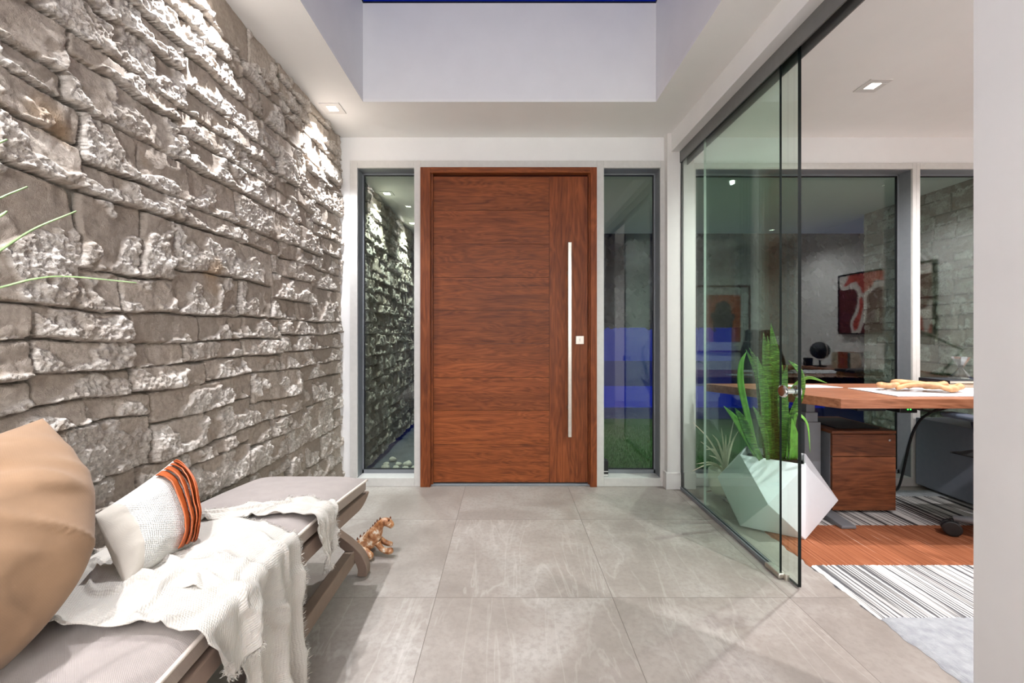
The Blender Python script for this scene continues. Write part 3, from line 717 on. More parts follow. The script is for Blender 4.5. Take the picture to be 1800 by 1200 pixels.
book('book', 3.075, 2.92, DZ+.031, .33, .22, .022, navy, 'dark book lying on the yellow book on the desk')
c = MB(); c.lathe((3.27, 3.03, DZ+.0535), [(.062, 0), (.064, .008), (.05, .02), (.02, .065), (.012, .08), (.02, .095), (.045, .145), (.05, .16), (.046, .16), (.04, .146), (.012, .1)], 8)
tag(c.build('crystal_candlestick', M['crystal']), 'clear faceted crystal candlestick standing on the dark book', 'candlestick')
lp = empty('desk_lamp', (4.05, 2.95, DZ)); tag(lp, 'black jointed desk lamp with white shade, reflected in the dark window', 'lamp')
MB().lathe((4.05, 2.95, DZ+.0005), [(.08, 0), (.08, .015), (.02, .02)], 28).build('base', M['black'], lp)
MB().tube([(4.05, 2.95, DZ+.02), (4.22, 2.97, 1.05), (3.74, 2.95, 1.27)], .011, 10).build('arm', M['black'], lp)
MB().lathe((3.70, 2.95, 1.17), [(.13, 0), (.126, .012), (.045, .10), (.04, .10), (.12, .01)], 32).build('lamp_shade', M['trimw'], lp)

# credenza and art that the window reflects
cr = empty('credenza', (4.45, 1.6, 0)); tag(cr, 'low wooden credenza along the right office wall, reflected in the window', 'cabinet')
MB().box((4.10, .85, .72), (4.72, 2.35, .75)).build('cabinet_top', M['desk'], cr, bevel=.002)
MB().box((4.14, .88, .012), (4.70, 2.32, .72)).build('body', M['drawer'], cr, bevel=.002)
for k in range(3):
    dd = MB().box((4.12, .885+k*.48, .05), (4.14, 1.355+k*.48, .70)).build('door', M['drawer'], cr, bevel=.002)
    MB().box((4.105, 1.30+k*.48, .35), (4.12, 1.31+k*.48, .50)).build('handle', M['steel'], dd)
bx = 1.30
for i, (th, h_, m, nm) in enumerate(((.035, .20, creamb, 'thin pale book at the left of the row on the credenza'), (.03, .21, creamb, 'second pale book in the row on the credenza'), (.03, .20, creamb, 'third pale book in the row on the credenza'), (.075, .215, redb, 'thick red brown book in the row on the credenza'), (.07, .21, redb, 'red brown book beside the thick one on the credenza'), (.04, .205, greenb, 'grey green book at the end of the row on the credenza'))):
    t = book('book', 4.30, bx, .7505, .15, th, h_, m, nm, 'book', 'books on the credenza', True); bx += th+.004
gl = empty('globe', (4.28, 1.12, .75)); tag(gl, 'dark globe on a curved stand beside the books on the credenza', 'globe')
bm = bmesh.new(); bmesh.ops.create_uvsphere(bm, u_segments=32, v_segments=20, radius=.115); me = bpy.data.meshes.new('sphere'); bm.to_mesh(me); bm.free(); me.materials.append(navy); me.polygons.foreach_set('use_smooth', [True]*len(me.polygons))
so = bpy.data.objects.new('sphere', me); C.objects.link(so); so.parent = gl; so.location = (0, 0, .22)
MB().tube([(.0, .135*math.cos(a), .22+.135*math.sin(a)) for a in [-.5*PI+k*PI/14-.3 for k in range(16)]], .006, 8).build('meridian', M['steel'], gl, loc=(0,0,0))
MB().lathe((0, 0, .0005), [(.075, 0), (.075, .012), (.012, .02), (.01, .09)], 24).build('base', M['black'], gl, loc=(0,0,0))
sp_ = MB().box((4.20, .90, .7505), (4.30, .97, .86)); tag(sp_.build('speaker', M['black'], bevel=.01), 'small black speaker beside the globe on the credenza', 'speaker')
def art_mat(name, bgc, shapes):
    t = NT(name); tc = t.add('ShaderNodeTexCoord'); n = t.noise(t.coord((1,1,1)), 1.7, 2, .4, .6)
    return t.base(t.ramp(n, shapes), .6)
pa = empty('framed_painting', (4.72, 1.58, 1.19)); tag(pa, 'large abstract painting in dark red, white and grey, seen reflected in the window', 'painting')
am = art_mat('abstract_red_white_paint', None, [(.38, lin((92,26,30))), (.46, lin((92,26,30))), (.47, lin((214,204,198))), (.53, lin((206,196,190))), (.54, lin((184,70,56))), (.7, lin((184,70,56)))])
MB().box((4.695, .93, 1.205), (4.72, 2.23, 2.0)).build('canvas', am, pa)
f = MB(); f.box((4.685, .915, 1.19), (4.735, .93, 2.015)); f.box((4.685, 2.23, 1.19), (4.735, 2.245, 2.015)); f.box((4.685, .93, 1.19), (4.735, 2.23, 1.205)); f.box((4.685, .93, 2.0), (4.735, 2.23, 2.015)); f.build('frame', M['black'], pa)
pa = empty('framed_print', (3.82, -.59, .9)); tag(pa, 'framed orange print with a dark central shape on the rear office wall', 'picture')
MB().box((3.36, -.598, .90), (4.28, -.58, 2.02)).build('mat_board', M['trimw'], pa)
om = plain('orange_print_paper', (190,96,50), .7); MB().box((3.50, -.5805, 1.05), (4.14, -.577, 1.88)).build('print', om, pa)
k = MB(); k.prism([(3.66,1.05),(3.98,1.05),(4.0,1.4),(4.06,1.52),(3.98,1.56),(3.96,1.7),(3.86,1.78),(3.72,1.74),(3.68,1.58),(3.6,1.54),(3.66,1.4)], -.5773, -.576, axis=1); k.build('printed_shape', navy, pa)
f = MB(); f.box((3.33, -.598, .87), (3.36, -.56, 2.05)); f.box((4.28, -.598, .87), (4.31, -.56, 2.05)); f.box((3.36, -.598, .87), (4.28, -.56, .90)); f.box((3.36, -.598, 2.02), (4.28, -.56, 2.05)); f.build('frame', M['drawer'], pa)

# office chair
oc = empty('office_chair', (2.93, 2.27, .012)); tag(oc, 'black ergonomic swivel office chair with headrest tucked up to the desk', 'office chair'); oc['_local'] = 1
def seatf(sgn):
    def fn(a, b):
        x = (a-.5)*.56; y = (b-.5)*.50; e = (1-(2*a-1)**6)*(1-(2*b-1)**6)
        return (x, y, .49 + (.03*e + .012*math.cos((2*a-1)*2.2) if sgn > 0 else -.03*e) - .025*max(0, b-.7))
    return fn
m = MB(); m.grid(seatf(1), 20, 20); m.grid(seatf(-1), 20, 20); m.build('seat', M['blackmesh'], oc, smooth=True, loc=(0,0,0))
def backf(off):
    def fn(a, b):
        x = (a-.5)*(.50-.08*abs(2*b-.8)**2); z = .56+b*.52; e = (1-(2*a-1)**8)*(1-(2*b-1)**8)
        return (x, -.26 - .05*math.cos(2.4*(2*a-1)) - .05*b + .04*math.sin(b*3) + off*e, z)
    return fn
m = MB(); m.grid(backf(.008), 20, 24); m.grid(backf(-.010), 20, 24); m.build('backrest', M['blackmesh'], oc, smooth=True, loc=(0,0,0))
m = MB(); m.tube([backf(0)(a, b) for a, b in [(0,0),(0,.3),(0,.6),(0,.9),(.05,1),(.5,1),(.95,1),(1,.9),(1,.6),(1,.3),(1,0),(.5,0),(0,0)]], .014, 8); m.tube([(0,-.22,.44),(0,-.36,.6),(0,-.38,.9),(0,-.36,1.12)], .022, 8); m.build('back_frame', M['black'], oc, smooth=True, loc=(0,0,0))
def hrf(off):
    def fn(a, b):
        e = (1-(2*a-1)**6)*(1-(2*b-1)**6); return ((a-.5)*.30, -.33-.03*math.cos(2*(2*a-1))+off*e, 1.10+b*.13)
    return fn
m = MB(); m.grid(hrf(.02), 14, 10); m.grid(hrf(-.02), 14, 10); m.build('headrest', M['blackmesh'], oc, smooth=True, loc=(0,0,0))
for sx in (-1, 1):
    m = MB(); m.tube(crv([(sx*.22, -.02, .44), (sx*.29, 0, .48), (sx*.30, .06, .60), (sx*.285, .10, .69)], 6), [.022]*19, 10); ar = m.build('armrest', M['black'], oc, smooth=True, loc=(0,0,0))
    pd = MB(); pd.box((sx*.285-.045, -.05, .692), (sx*.285+.045, .26, .722)); pd.build('arm_pad', plain('grey_arm_pad', (70,78,90), .4), ar, bevel=.014, seg=3, loc=(0,0,0))
m = MB(); m.lathe((0,0,0), [(.035, .09), (.035, .25), (.02, .25), (.02, .45)], 18); m.box((-.12, -.14, .43), (.12, .14, .465)); m.build('gas_lift', M['black'], oc, loc=(0,0,0), bevel=.003)
cst = None
for k in range(5):
    a = math.radians(145+72*k); dx, dy = math.cos(a), math.sin(a)
    m = MB(); m.tube([(dx*.02, dy*.02, .125), (dx*.16, dy*.16, .118), (dx*.365, dy*.365, .100)], [.034, .028, .018], 8); st = m.build('base_arm', M['chrome'] if 0 else M['gmetal'], oc, smooth=True, loc=(0,0,0))
    m = MB(); t_ = Vector((-dy, dx, 0)); c0 = Vector((dx*.372, dy*.372, .044))
    for sg in (-1, 1):
        p = c0+t_*sg*.016; m.tube([p-t_*.011, p-t_*.009, p+t_*.009, p+t_*.011], [.036, .043, .043, .036], 20)
    m.tube([c0+Vector((0,0,.01)), c0+Vector((0,0,.055))], .009, 8)
    m.build('caster', M['black'], st, smooth=False, loc=(0,0,0))

# ------------------------------------------------------------------ planter with snake plant
pl = empty('potted_snake_plant', (1.72, 2.72, 0)); tag(pl, 'tall green snake plant in a white faceted geometric planter behind the glass', 'potted plant')
def P_z(px, py, z): d_ = (EYE-z)*F/(py-CY); return Vector(((px-CX)*d_/F, d_, z))
A = P_z(1301, 799, .425); H_ = P_z(1417, 817, .42); R_ = P_z(1416, 797, .425); L_ = P_z(1311, 784, .425)
Cc = P(1350, 886, 2.44); Gq = P(1261, 838, 2.88); Dq = P(1474, 879, 2.70); Fq = P_z(1301, 924, .011); Eq = P_z(1416, 948, .011)
pts = [A, H_, R_, L_, Cc, Gq, Dq, Fq, Eq, Vector((1.93, 2.76, .011)), Vector((1.78, 2.98, .011)), Vector((1.56, 2.95, .011)), Vector((2.0, 3.02, .24)), Vector((1.66, 3.12, .22))]
bm = bmesh.new()
for p in pts: bm.verts.new(p)
bmesh.ops.convex_hull(bm, input=bm.verts); 
bmesh.ops.dissolve_limit(bm, angle_limit=.03, verts=bm.verts, edges=bm.edges)
bm.faces.ensure_lookup_table()
top = max(bm.faces, key=lambda f: f.calc_center_median().z)
r_ = bmesh.ops.inset_individual(bm, faces=[top], thickness=.014)
r2 = bmesh.ops.extrude_discrete_faces(bm, faces=[top]); nf = r2['faces'][0]
for v in nf.verts: v.co.z -= .05
me = bpy.data.meshes.new('planter'); bm.to_mesh(me); bm.free(); me.materials.append(M['planter'])
po = bpy.data.objects.new('planter', me); C.objects.link(po); po.parent = pl; po.matrix_parent_inverse = Matrix.Translation(pl.location).inverted()
b = po.modifiers.new('bevel', 'BEVEL'); b.width = .002; b.segments = 2; b.limit_method = 'ANGLE'; b.angle_limit = .2
q = [p.lerp((A+H_+R_+L_)/4, .09) for p in (A, H_, R_, L_)]
s_ = MB(); s_.grid(lambda a, b: (q[0]*(1-a)*(1-b)+q[1]*a*(1-b)+q[2]*a*b+q[3]*(1-a)*b) + Vector((0,0,-.043+.006*math.sin(a*23)*math.sin(b*19))), 14, 14); s_.build('soil', M['soil'], pl, smooth=True)
def leaf(pts, wd, mat='leaf', face=(0,-1,0), fold=.25, name='leaf', parent=None, tipw=.0, prof=None):
    c = crv(pts, 8); n = len(c); m = MB()
    for i, p in enumerate(c):
        t = (c[min(i+1,n-1)]-c[max(i-1,0)]).normalized(); s = i/(n-1)
        side = t.cross(Vector(face)).normalized(); nr = side.cross(t).normalized()
        k = (prof(s) if prof else (.55+.45*math.sin(min(1, s*1.7)*PI/2))*(1-max(0,(s-.45)/.55)**2.2))*wd/2+.0006
        tw = .35*math.sin(s*2.5+pts[0][0]*40)
        side = (side*math.cos(tw)+nr*math.sin(tw)); nr = side.cross(t)
        for j in (-1, -.5, 0, .5, 1): m.v.append(tuple(p+side*k*j - nr*fold*k*(1-abs(j))))
    for i in range(n-1):
        for j in range(4): a = i*5+j; m.face((a, a+5, a+6, a+1))
    o = m.build(name, M[mat], parent or pl, smooth=True); so = o.modifiers.new('thick', 'SOLIDIFY'); so.thickness = .0022; so.offset = 0; return o
B = lambda px, d: P(px, 808, d)
leaf([B(1368,2.72), P(1372,720,2.72), P(1364,640,2.70), P(1355,568,2.70)], .085)
leaf([B(1358,2.68), P(1353,720,2.66), P(1349,650,2.65), P(1342,584,2.64)], .070)
leaf([B(1362,2.80), P(1362,700,2.8), P(1356,640,2.8), P(1349,590,2.78)], .060)
leaf([B(1354,2.66), P(1348,740,2.64), P(1344,690,2.62), P(1331,626,2.60)], .085)
leaf([B(1352,2.78), P(1348,710,2.8), P(1338,655,2.8), P(1317,611,2.78)], .050)
leaf([B(1346,2.74), P(1338,720,2.72), P(1332,660,2.68), P(1311,614,2.64)], .045)
leaf([B(1334,2.64), P(1318,745,2.58), P(1303,680,2.54), P(1303,640,2.52), P(1312,618,2.52)], .036, 'leaf2')
leaf([B(1392,2.66), P(1391,740,2.62), P(1408,690,2.58), P(1407,655,2.56), P(1386,633,2.56)], .062)
leaf([B(1384,2.72), P(1382,730,2.72), P(1392,684,2.70), P(1420,664,2.66), P(1454,673,2.62)], .026, 'leaf2')
leaf([B(1332,2.70), P(1316,775,2.68), P(1294,738,2.66), P(1272,713,2.64)], .044, 'leaf2')
leaf([B(1338,2.60), P(1322,778,2.58), P(1306,740,2.56), P(1292,717,2.54)], .050)
leaf([B(1350,2.58), P(1346,770,2.56), P(1336,738,2.54), P(1323,713,2.53)], .036)
leaf([B(1376,2.62), P(1378,750,2.60), P(1376,690,2.6), P(1384,640,2.6)], .060)
leaf([B(1396,2.60), P(1397,775,2.56), P(1392,735,2.55)], .060, 'leaf2')
leaf([B(1388,2.58), P(1396,745,2.56), P(1402,728,2.54), P(1419,745,2.52), P(1424,794,2.50)], .018, 'leaf2')
leaf([B(1398,2.66), P(1403,790,2.66), P(1406,773,2.64)], .02, 'leaf2')

sp2 = empty('potted_air_plant', (1.585, 3.08, 0)); tag(sp2, 'small cream pot with pale dried spiky plant behind the white planter', 'potted plant')
MB().lathe((1.585, 3.08, .03), [(.065, 0), (.09, .03), (.10, .10), (.098, .175), (.088, .175), (.09, .10), (.03, .06)], 32).build('pot', M['cream'], sp2, smooth=True)
for a in (.4, 2.5, 4.6):
    MB().tube([(1.585+.05*math.cos(a), 3.08+.05*math.sin(a), .05), (1.585+.11*math.cos(a), 3.08+.11*math.sin(a), 0.016)], .006, 8).build('leg', M['drawer'], sp2)
c0 = Vector((1.60, 3.07, .195))
for (tx, ty, tz, wd) in ((1218,742,2.95,.010),(1232,776,2.9,.010),(1224,815,3.0,.012),(1216,828,2.95,.010),(1252,763,3.0,.012),(1268,752,3.05,.012),(1290,738,3.0,.010),(1298,757,3.05,.012),(1238,790,2.95,.012),(1276,764,3.0,.012),(1262,780,2.95,.012),(1285,775,3.0,.012),(1246,800,2.92,.010)):
    tp = P(tx, ty, tz); md = c0.lerp(tp, .55)+Vector((0,0,.03+.04*random.random()))
    leaf([c0+Vector((0,0,-.04)), c0.lerp(md, .4)+Vector((0,0,.01)), md, tp], wd, 'dried', parent=sp2, fold=.1)

# small device in the corner of the right side window
sb = empty('black_sensor_box', (ex(1065), YB+.06, .066)); tag(sb, 'small black box with white strip in the lower left corner of right side window', 'small device')
MB().box((ex(1061.5), YB+.02, .0665), (ex(1070.5), YB+.09, .190)).build('body', M['black'], sb, bevel=.003)
MB().box((ex(1062), YB+.0185, .070), (ex(1070), YB+.0199, .085)).box((ex(1062), YB+.0185, .104), (ex(1070), YB+.0199, .110)).build('white_strip', M['trimw'], sb)

# ------------------------------------------------------------------ chaise along the stone wall
ch = empty('chaise_bench', (-.98, 1.27, 0)); tag(ch, 'long taupe upholstered chaise bench with bent wood feet along the stone wall', 'bench')
XO, XI, Y0, Y1 = -.70, -1.245, .36, 2.115
_ys = [.3, .85, 1.0, 1.34, 1.5, 1.8, 2.12]; _zs = [.488, .496, .508, .522, .518, .496, .464]
def ze(y): return float(np.interp(y, _ys, _zs))
def ztop(x, y):
    s = abs((x-(XO+XI)/2)/((XO-XI)/2)); t = abs((y-(Y0+Y1)/2)/((Y1-Y0)/2)); return ze(y)+.038*(1-min(1, s)**7)*(1-min(1, t)**26)
m = MB()
m.grid(lambda a, b: (XI+(XO-XI)*(.5-.5*math.cos(a*PI)), Y0+(Y1-Y0)*(.5-.5*math.cos(b*PI)), ztop(XI+(XO-XI)*(.5-.5*math.cos(a*PI)), Y0+(Y1-Y0)*(.5-.5*math.cos(b*PI)))), 30, 90)
m.build('cushion_top', M['taupe'], ch, smooth=True)
def band(name, x0, x1, y0, y1, up, dn, mat, bev=.006, rnd=.0):
    n = 60; b = MB()
    for i in range(n+1):
        y = y0+(y1-y0)*i/n; zz = ze(min(y, 2.12)); d = dn + (up-dn)*(.85*max(0, (y-(y1-rnd))/rnd)**2.2 if rnd else 0)
        b.v += [(x0, y, zz+dn if not rnd else zz+d), (x1, y, zz+d), (x1, y, zz+up), (x0, y, zz+up)]
    for i in range(n):
        for j in range(4): k = i*4; b.face((k+j, k+(j+1) % 4, k+4+(j+1) % 4, k+4+j))
    b.face((0, 3, 2, 1)); b.face((n*4, n*4+1, n*4+2, n*4+3))
    return b.build(name, mat, ch, bevel=bev)
band('cushion_side', XI, XO-.003, Y0+.002, Y1-.003, -.002, -.050, M['taupe_d'])
band('seat_frame', XI+.01, XO+.004, Y0+.02, Y1+.022, -.062, -.118, M['frame_t'], .010, .16)
p = []
for i in range(50): y = Y0+(Y1-Y0)*i/49; p.append((XO, y, ze(y)))
p2 = [(XI+(XO-XI)*(1-i/12), Y1, ze(Y1)) for i in range(13)]
MB().tube(p+p2, .0055, 8).build('piping', M['pipe'], ch, smooth=True)
def strip(pts, th, y0, y1, name, parent):
    c = crv(pts, 6); n = len(c); b = MB()
    for i, q in enumerate(c):
        t = (c[min(i+1,n-1)]-c[max(i-1,0)]).normalized(); nr = Vector((-t.z, 0, t.x))*th/2
        for y in (y0, y1):
            for sg in (1, -1): b.v.append((q.x+nr.x*sg, y, max(0, q.z+nr.z*sg)))
    for i in range(n-1):
        k = i*4
        for a, c_ in ((0, 1), (1, 3), (3, 2), (2, 0)): b.face((k+a, k+c_, k+4+c_, k+4+a))
    b.face((0, 2, 3, 1)); b.face((n*4-4, n*4-3, n*4-1, n*4-2))
    return b.build(name, M['frame_t'], parent, bevel=.004)
for y0 in (2.075, .50):
    for sx in (1, -1):
        f = (lambda x: x) if sx > 0 else (lambda x: -1.945-x)
        strip([Vector((f(x), 0, z)) for x, z in ((-.712, .0), (-.712, .045), (-.738, .100), (-.79, .150), (-.86, .205), (-.92, .30), (-.94, .40))], .046, y0, y0+.055, 'leg', ch)
MB().box((-.798, .53, .058), (-.750, 2.10, .128)).build('stretcher', M['frame_t'], ch, bevel=.005)
MB().box((-1.195, .53, .058), (-1.147, 2.10, .128)).build('stretcher', M['frame_t'], ch, bevel=.005)

# ------------------------------------------------------------------ cushions
def fn2(x, y, sc, seed):
    return float(fbm(np.array([x]), np.array([y]), sc, seed, 2)[0])
def pillow(name, bl, br, tr_, tl, tf, tb_, mf, mb, n=44, pinch=.06, edge=None, wr=.006, seed=1, pw=2.4):
    bl, br, tr_, tl = map(Vector, (bl, br, tr_, tl)); nrm = (br-bl).cross(tl-bl).normalized()
    m = MB()
    def fn(sg):
        def g(a, b):
            a2, b2 = .5-.5*math.cos(a*PI), .5-.5*math.cos(b*PI); u, v = 2*a2-1, 2*b2-1
            uu = u*(1-pinch*(1-v*v)); vv = v*(1-pinch*(1-u*u)); A_, B_ = (uu+1)/2, (vv+1)/2
            p = bl*(1-A_)*(1-B_)+br*A_*(1-B_)+tr_*A_*B_+tl*(1-A_)*B_
            if edge is not None: p = p+Vector(edge)*(1-v*v)*max(0, u)**2
            e = max(0, (1-abs(u)**pw)*(1-abs(v)**pw))**.55
            rad = math.hypot(abs(u), abs(v)); an = math.atan2(v, u)
            fold = wr*math.sin(an*9+seed+2*math.sin(rad*4+seed))*sstep(rad, .45, 1.05)*(e**.3)
            q1, q2 = u*.5+v*.87, u*.87-v*.5
            rn = 1-abs(2*fn2(q1*.9+seed, q2*.28+.1*q1, .22, seed+40)-1)
            fold += wr*1.5*(sstep(rn, .70, .98))*(.35+.65*sstep(rad, .3, .9))*(e**.5)
            big = wr*1.1*math.sin(v*5.1+u*2.3+seed*2)*e*.6
            return p+nrm*sg*((tf if sg > 0 else tb_)*e+(fold+big if e > 0 else 0))
        return g
    m.grid(fn(1), n, n, 0); m.grid(fn(-1), n, n, 1)
    return m.build(name, [mf, mb], smooth=True), nrm
bigp, _ = pillow('tan_cushion', (-1.07, .30, .57), P(6, 1174, .835), P(75, 735, 1.08), (-1.20, .48, .88), .15, .03, M['tan'], M['tan'], edge=(.13, .03, -.012), wr=.008, seed=3, pinch=.03, n=90)
bigp.name = 'cushion'; tag(bigp, 'large plain tan cotton cushion leaning on the stone wall at left', 'cushion')
# seam along the far edge
smp, nr = pillow('cushion_cover', P(222, 1030, 1.05), P(338, 957, 1.27), P(304, 810, 1.42), P(166, 905, 1.09), .062, .055, M['knit'], M['cotton'], edge=(.02, .012, .006), wr=.0022, seed=5, pinch=.05, n=50)
root = empty('cushion', P(270, 990, 1.2)); tag(root, 'small white woven cushion with pleated rust leather band and cream back', 'cushion')
smp.parent = root; smp.matrix_parent_inverse = Matrix.Translation(root.location).inverted()
smp.data.polygons.foreach_set('material_index', [1 if (k < 50*50 and k//50 < 13) or k >= 2500 else 0 for k in range(5000)])
me = smp.data; co = np.empty(len(me.vertices)*3); me.vertices.foreach_get('co', co); co = co.reshape(-1, 3)
n = 50; front = co[:(n+1)*(n+1)].reshape(n+1, n+1, 3)
def fsurf(a, b):
    i = min(n-1e-6, max(0, a*n)); j = min(n-1e-6, max(0, b*n)); i0, j0 = int(i), int(j); fi, fj = i-i0, j-j0
    q = front[i0, j0]*(1-fi)*(1-fj)+front[i0+1, j0]*fi*(1-fj)+front[i0, j0+1]*(1-fi)*fj+front[i0+1, j0+1]*fi*fj
    return Vector(q)
for k in range(5):
    a0 = .57+k*.078; wdt = .094
    def fl(a, b, a0=a0, k=k):
        aa = a0+wdt*a; p = fsurf(min(.985, aa), .06+.90*b); return p+nr*(.008+.014*(1-a)**1.2+.002*math.sin(b*7+k))+Vector((0,0,0))
    m = MB(); m.grid(fl, 6, 40); o = m.build('leather_pleat', M['leather'], root, smooth=True)
    s2 = o.modifiers.new('thick', 'SOLIDIFY'); s2.thickness = .003; s2.offset = -1

# ------------------------------------------------------------------ throw
tw = MB(); uvs = []; fr = MB(); rr = random.Random(4)
_r = np.random.default_rng(5)
def n2(x, y, sc, seed): return float(fbm(np.array([[x]]), np.array([[y]]), sc, seed, 3)[0, 0])
def sheet(na, ns, ytop, yedge, yhem, xs, hang, lift, amp, k, seed, hemcut, fr_hem=True, fr_far=False, fr_near=False, edge_off=.012, hemamp=.02):
    base = len(tw.v); R_ = .030
    A_, S_ = np.meshgrid(np.linspace(0, 1, na+1), np.linspace(0, 1, ns+1), indexing='ij')
    W1 = fbm(A_*.5+seed, S_*.9, .15, seed, 2); W2 = fbm(A_*.5+seed, S_*.9, .035, seed+3, 3); W3 = 1-np.abs(2*fbm(A_*.45, S_*1.0, .16, seed+8, 2)-1)
    pos = {}
    for i in range(na+1):
        a = i/na; x_s = xs[0]+(xs[1]-xs[0])*a; Ltop = (XO+edge_off-R_)-x_s; hg = hang*hemcut(a); L = Ltop+R_*PI/2+hg
        for j in range(ns+1):
            s = j/ns*L
            ye = yedge[0]+(yedge[1]-yedge[0])*a; yt = ytop[0]+(ytop[1]-ytop[0])*a; yh = yhem[0]+(yhem[1]-yhem[0])*a
            if s < Ltop:
                x = x_s+s; q = s/max(Ltop, 1e-4); y = yt+(ye-yt)*q; z = ztop(min(x, XO-.02), y)+.006+lift; nx, nz = 0, 1; hw = 0
            elif s < Ltop+R_*PI/2:
                th = (s-Ltop)/R_; x = XO+edge_off-R_+R_*math.sin(th); y = ye; z = ztop(XO-.02, ye)+.006+lift-R_*(1-math.cos(th)); nx, nz = math.sin(th), math.cos(th); hw = .15
            else:
                h_ = s-Ltop-R_*PI/2; q = h_/max(hg, 1e-4); x = XO+edge_off; y = ye+(yh-ye)*q; z = ztop(XO-.02, ye)+.006+lift-R_-h_; nx, nz = 1, 0; hw = .25+.75*q
            wr_ = amp*(1.3*(W1[i, j]-.45)+.12*(W2[i, j]-.5)+1.0*max(0, W3[i, j]-.78)*3.2)
            rip = hemamp*hw*(math.sin(2*PI*k*a+seed)+.5*math.sin(2*PI*k*2.3*a+seed*2+s*4))
            off = max(wr_, -.004)+(rip+.6*hemamp*hw if nx > .3 else 0)
            pos[i, j] = Vector((x+nx*off, y+.006*hw*math.sin(9*s+a*5), z+nz*off)); tw.v.append(tuple(pos[i, j])); uvs.append((a*abs(ye-yedge[0])*0+y, s))
    for i in range(na):
        for j in range(ns): q = base+i*(ns+1)+j; tw.face((q, q+ns+1, q+ns+2, q+1))
    def fringe(p, dirn, nn=3):
        for _ in range(nn):
            d = (dirn+Vector((rr.uniform(-.7,.7), rr.uniform(-.7,.7), rr.uniform(-.6,.4)))).normalized()*rr.uniform(.006, .020); sd = Vector((rr.uniform(-1,1), rr.uniform(-1,1), rr.uniform(-1,1))).normalized()*.0011; b = len(fr.v)
            pp = p+Vector((rr.uniform(-.002,.002), rr.uniform(-.002,.002), rr.uniform(-.002,.002)))
            md = pp+d*.5+Vector((rr.uniform(-.003,.003),)*3)
            fr.v += [tuple(pp-sd), tuple(pp+sd), tuple(md+sd*.7), tuple(md-sd*.7), tuple(pp+d)]; fr.face((b,b+1,b+2,b+3)); fr.face((b+3,b+2,b+4))
    if fr_hem:
        for i in range(na+1):
            t = (pos[i, ns]-pos[i, ns-1]).normalized(); fringe(pos[i, ns], t, 5)
    if fr_far:
        for j in range(ns+1): fringe(pos[na, j], Vector((.1, 1, 0)), 4)
    if fr_near:
        for j in range(ns+1): fringe(pos[0, j], Vector((.1, -1, 0)), 4)
sheet(70, 150, (1.02, 1.50), (1.05, 1.385), (1.10, 1.375), (-1.20, -1.15), .44, .006, .022, 2.2, 31, lambda a: 1-.05*math.sin(a*5), fr_far=True, edge_off=.018, hemamp=.020)
sheet(70, 110, (.90, 1.16), (.93, 1.17), (.99, 1.12), (-1.05, -1.18), .15, .020, .020, 1.3, 47, lambda a: .55+.45*math.sin(min(1, a*1.2)*PI)+.1*math.sin(a*9), edge_off=.034, hemamp=.016)
sheet(50, 110, (1.36, 1.47), (1.50, 1.66), (1.535, 1.60), (-1.17, -1.10), .20, .012, .020, 1.2, 63, lambda a: .55+.45*math.sin(a*PI), fr_far=True, edge_off=.022, hemamp=.016)
th = tw.build('throw_blanket', M['gauze'], smooth=True)
uvl = th.data.uv_layers.new(name='UVMap'); li = np.empty(len(th.data.loops), dtype=np.int32); th.data.loops.foreach_get('vertex_index', li); uvl.data.foreach_set('uv', np.array(uvs)[li].astype(np.float32).ravel())
so = th.modifiers.new('thick', 'SOLIDIFY'); so.thickness = .0025; so.offset = 1
tag(th, 'ivory crinkled gauze throw with frayed edges draped over the taupe chaise', 'throw')
fo = fr.build('fringe', M['gauze'], th); fo['kind'] = 'stuff'

# ------------------------------------------------------------------ ceramic figurine
fg = empty('ceramic_figurine', (-.715, 2.30, 0)); tag(fg, 'rust glazed ceramic dinosaur figurine sitting on the floor beside the chaise', 'figurine')
def skin(name, nodes, edges, mat, parent, sub=2):
    me = bpy.data.meshes.new(name); me.from_pydata([n[0] for n in nodes], edges, []); me.materials.append(mat)
    o = bpy.data.objects.new(name, me); C.objects.link(o); o.parent = parent
    sk = o.modifiers.new('skin', 'SKIN'); sk.use_smooth_shade = True
    for i, n in enumerate(nodes): me.skin_vertices[0].data[i].radius = (n[1], n[1])
    me.skin_vertices[0].data[0].use_root = True
    s = o.modifiers.new('sub', 'SUBSURF'); s.levels = sub; s.render_levels = sub; return o
nd = [((-.062, 0, .050), .050), ((-.030, 0, .082), .044), ((.002, 0, .116), .034), ((.018, 0, .148), .027), ((.038, 0, .172), .026), ((.064, 0, .174), .026), ((.086, 0, .156), .021), ((.094, 0, .140), .014),
      ((.018, -.028, .070), .018), ((.050, -.036, .036), .015), ((.088, -.040, .030), .019), ((.108, -.040, .042), .018),
      ((.010, .026, .070), .018), ((.046, .034, .040), .015), ((.086, .036, .030), .014),
      ((-.060, -.052, .040), .036), ((-.018, -.072, .026), .025), ((.014, -.078, .020), .021),
      ((-.060, .044, .036), .028), ((-.016, .062, .022), .019),
      ((-.105, .010, .030), .024), ((-.130, .05, .018), .014), ((-.12, .09, .012), .008)]
ed = [(0,1),(1,2),(2,3),(3,4),(4,5),(5,6),(6,7),(2,8),(8,9),(9,10),(10,11),(2,12),(12,13),(13,14),(0,15),(15,16),(16,17),(0,18),(18,19),(0,20),(20,21),(21,22)]
skin('body', nd, ed, M['glaze'], fg)
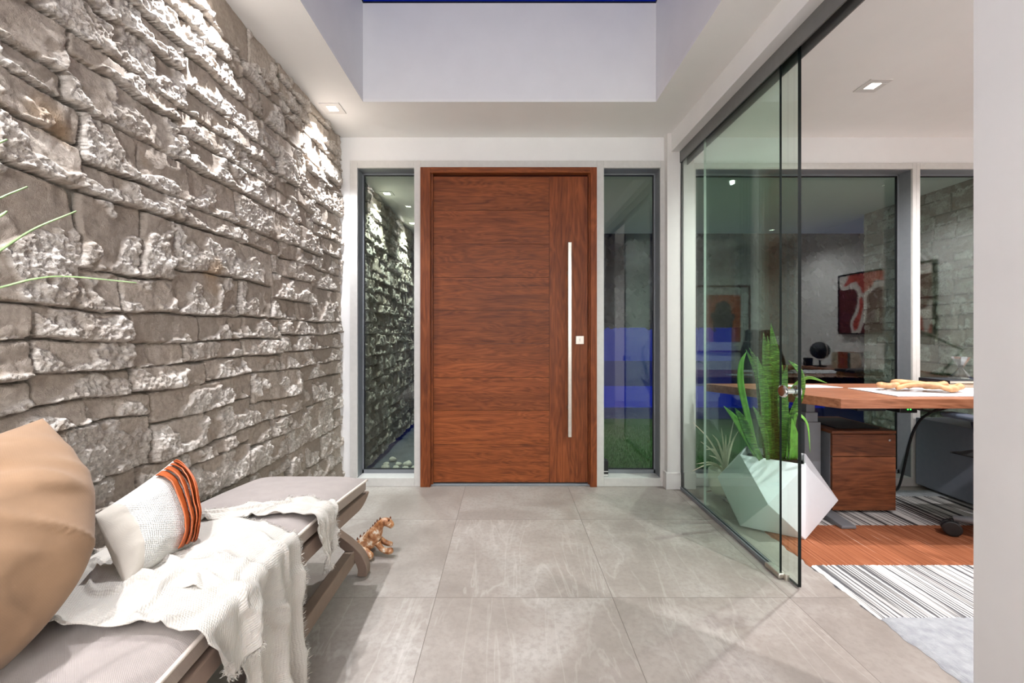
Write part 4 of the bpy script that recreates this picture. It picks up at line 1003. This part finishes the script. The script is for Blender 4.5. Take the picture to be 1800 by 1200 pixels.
for k, (x, z) in enumerate(((-.098,.082),(-.082,.097),(-.062,.110),(-.042,.124),(-.027,.137),(-.014,.152),(-.002,.166),(.010,.180),(.026,.192))):
    MB().lathe((x, 0, z-.008), [(.006, 0), (.004, .008), (.0008, .014)], 8).build('back_spike', M['drawer'], fg, loc=(0,0,0))
MB().lathe((.078, -.014, .184), [(.005, 0), (.004, .008), (.001, .012)], 8).build('horn', M['drawer'], fg, loc=(0,0,0))
MB().lathe((.078, .014, .184), [(.005, 0), (.004, .008), (.001, .012)], 8).build('horn', M['drawer'], fg, loc=(0,0,0))

# ------------------------------------------------------------------ grass plant whose blades reach in from the left
gp = empty('potted_ornamental_grass', (-1.05, .10, 0)); tag(gp, 'fine pale green grass blades arching in from the left in front of the stone', 'potted plant')
MB().lathe((-1.05, .10, 0), [(.09, 0), (.13, .30), (.15, .42), (.14, .42), (.12, .38), (.05, .37)], 32).build('pot', M['cream'], gp, smooth=True)
b0 = Vector((-1.05, .10, .38))
gp_l = [([P(-60, 480, .74), P(0, 440, .78), P(60, 402, .82), P(134, 371, .88)], .006), ([P(-80, 520, .76), P(0, 505, .80), P(60, 490, .84), P(120, 486, .88), P(240, 497, .96)], .0045),
        ([P(-90, 420, .70), P(-40, 400, .72), P(0, 379, .74), P(12, 371, .75)], .010), ([P(-80, 300, .7), P(-30, 265, .72), P(0, 250, .74), P(12, 245, .75)], .006), ([P(-60, 380, .72), P(0, 348, .76), P(48, 328, .8)], .005)]
for pts, wd in gp_l:
    k = leaf([b0, b0.lerp(Vector(pts[0]), .5)+Vector((-.02, -.03, .12))]+pts, wd, 'grassblade', parent=gp, fold=.2, prof=lambda s: 1-.85*s, name='blade')
for i in range(14):
    a = rr.uniform(0, 2*PI); L = rr.uniform(.25, .5); tip = b0+Vector((L*.45*math.cos(a), -abs(L*.7*math.sin(a)), rr.uniform(.3, .7)))
    if tip.x < -1.25: tip.x = -1.2
    leaf([b0, b0.lerp(tip, .5)+Vector((0,0,.12)), tip], .006, 'grassblade', parent=gp, fold=.2, prof=lambda s: 1-.85*s, name='blade')
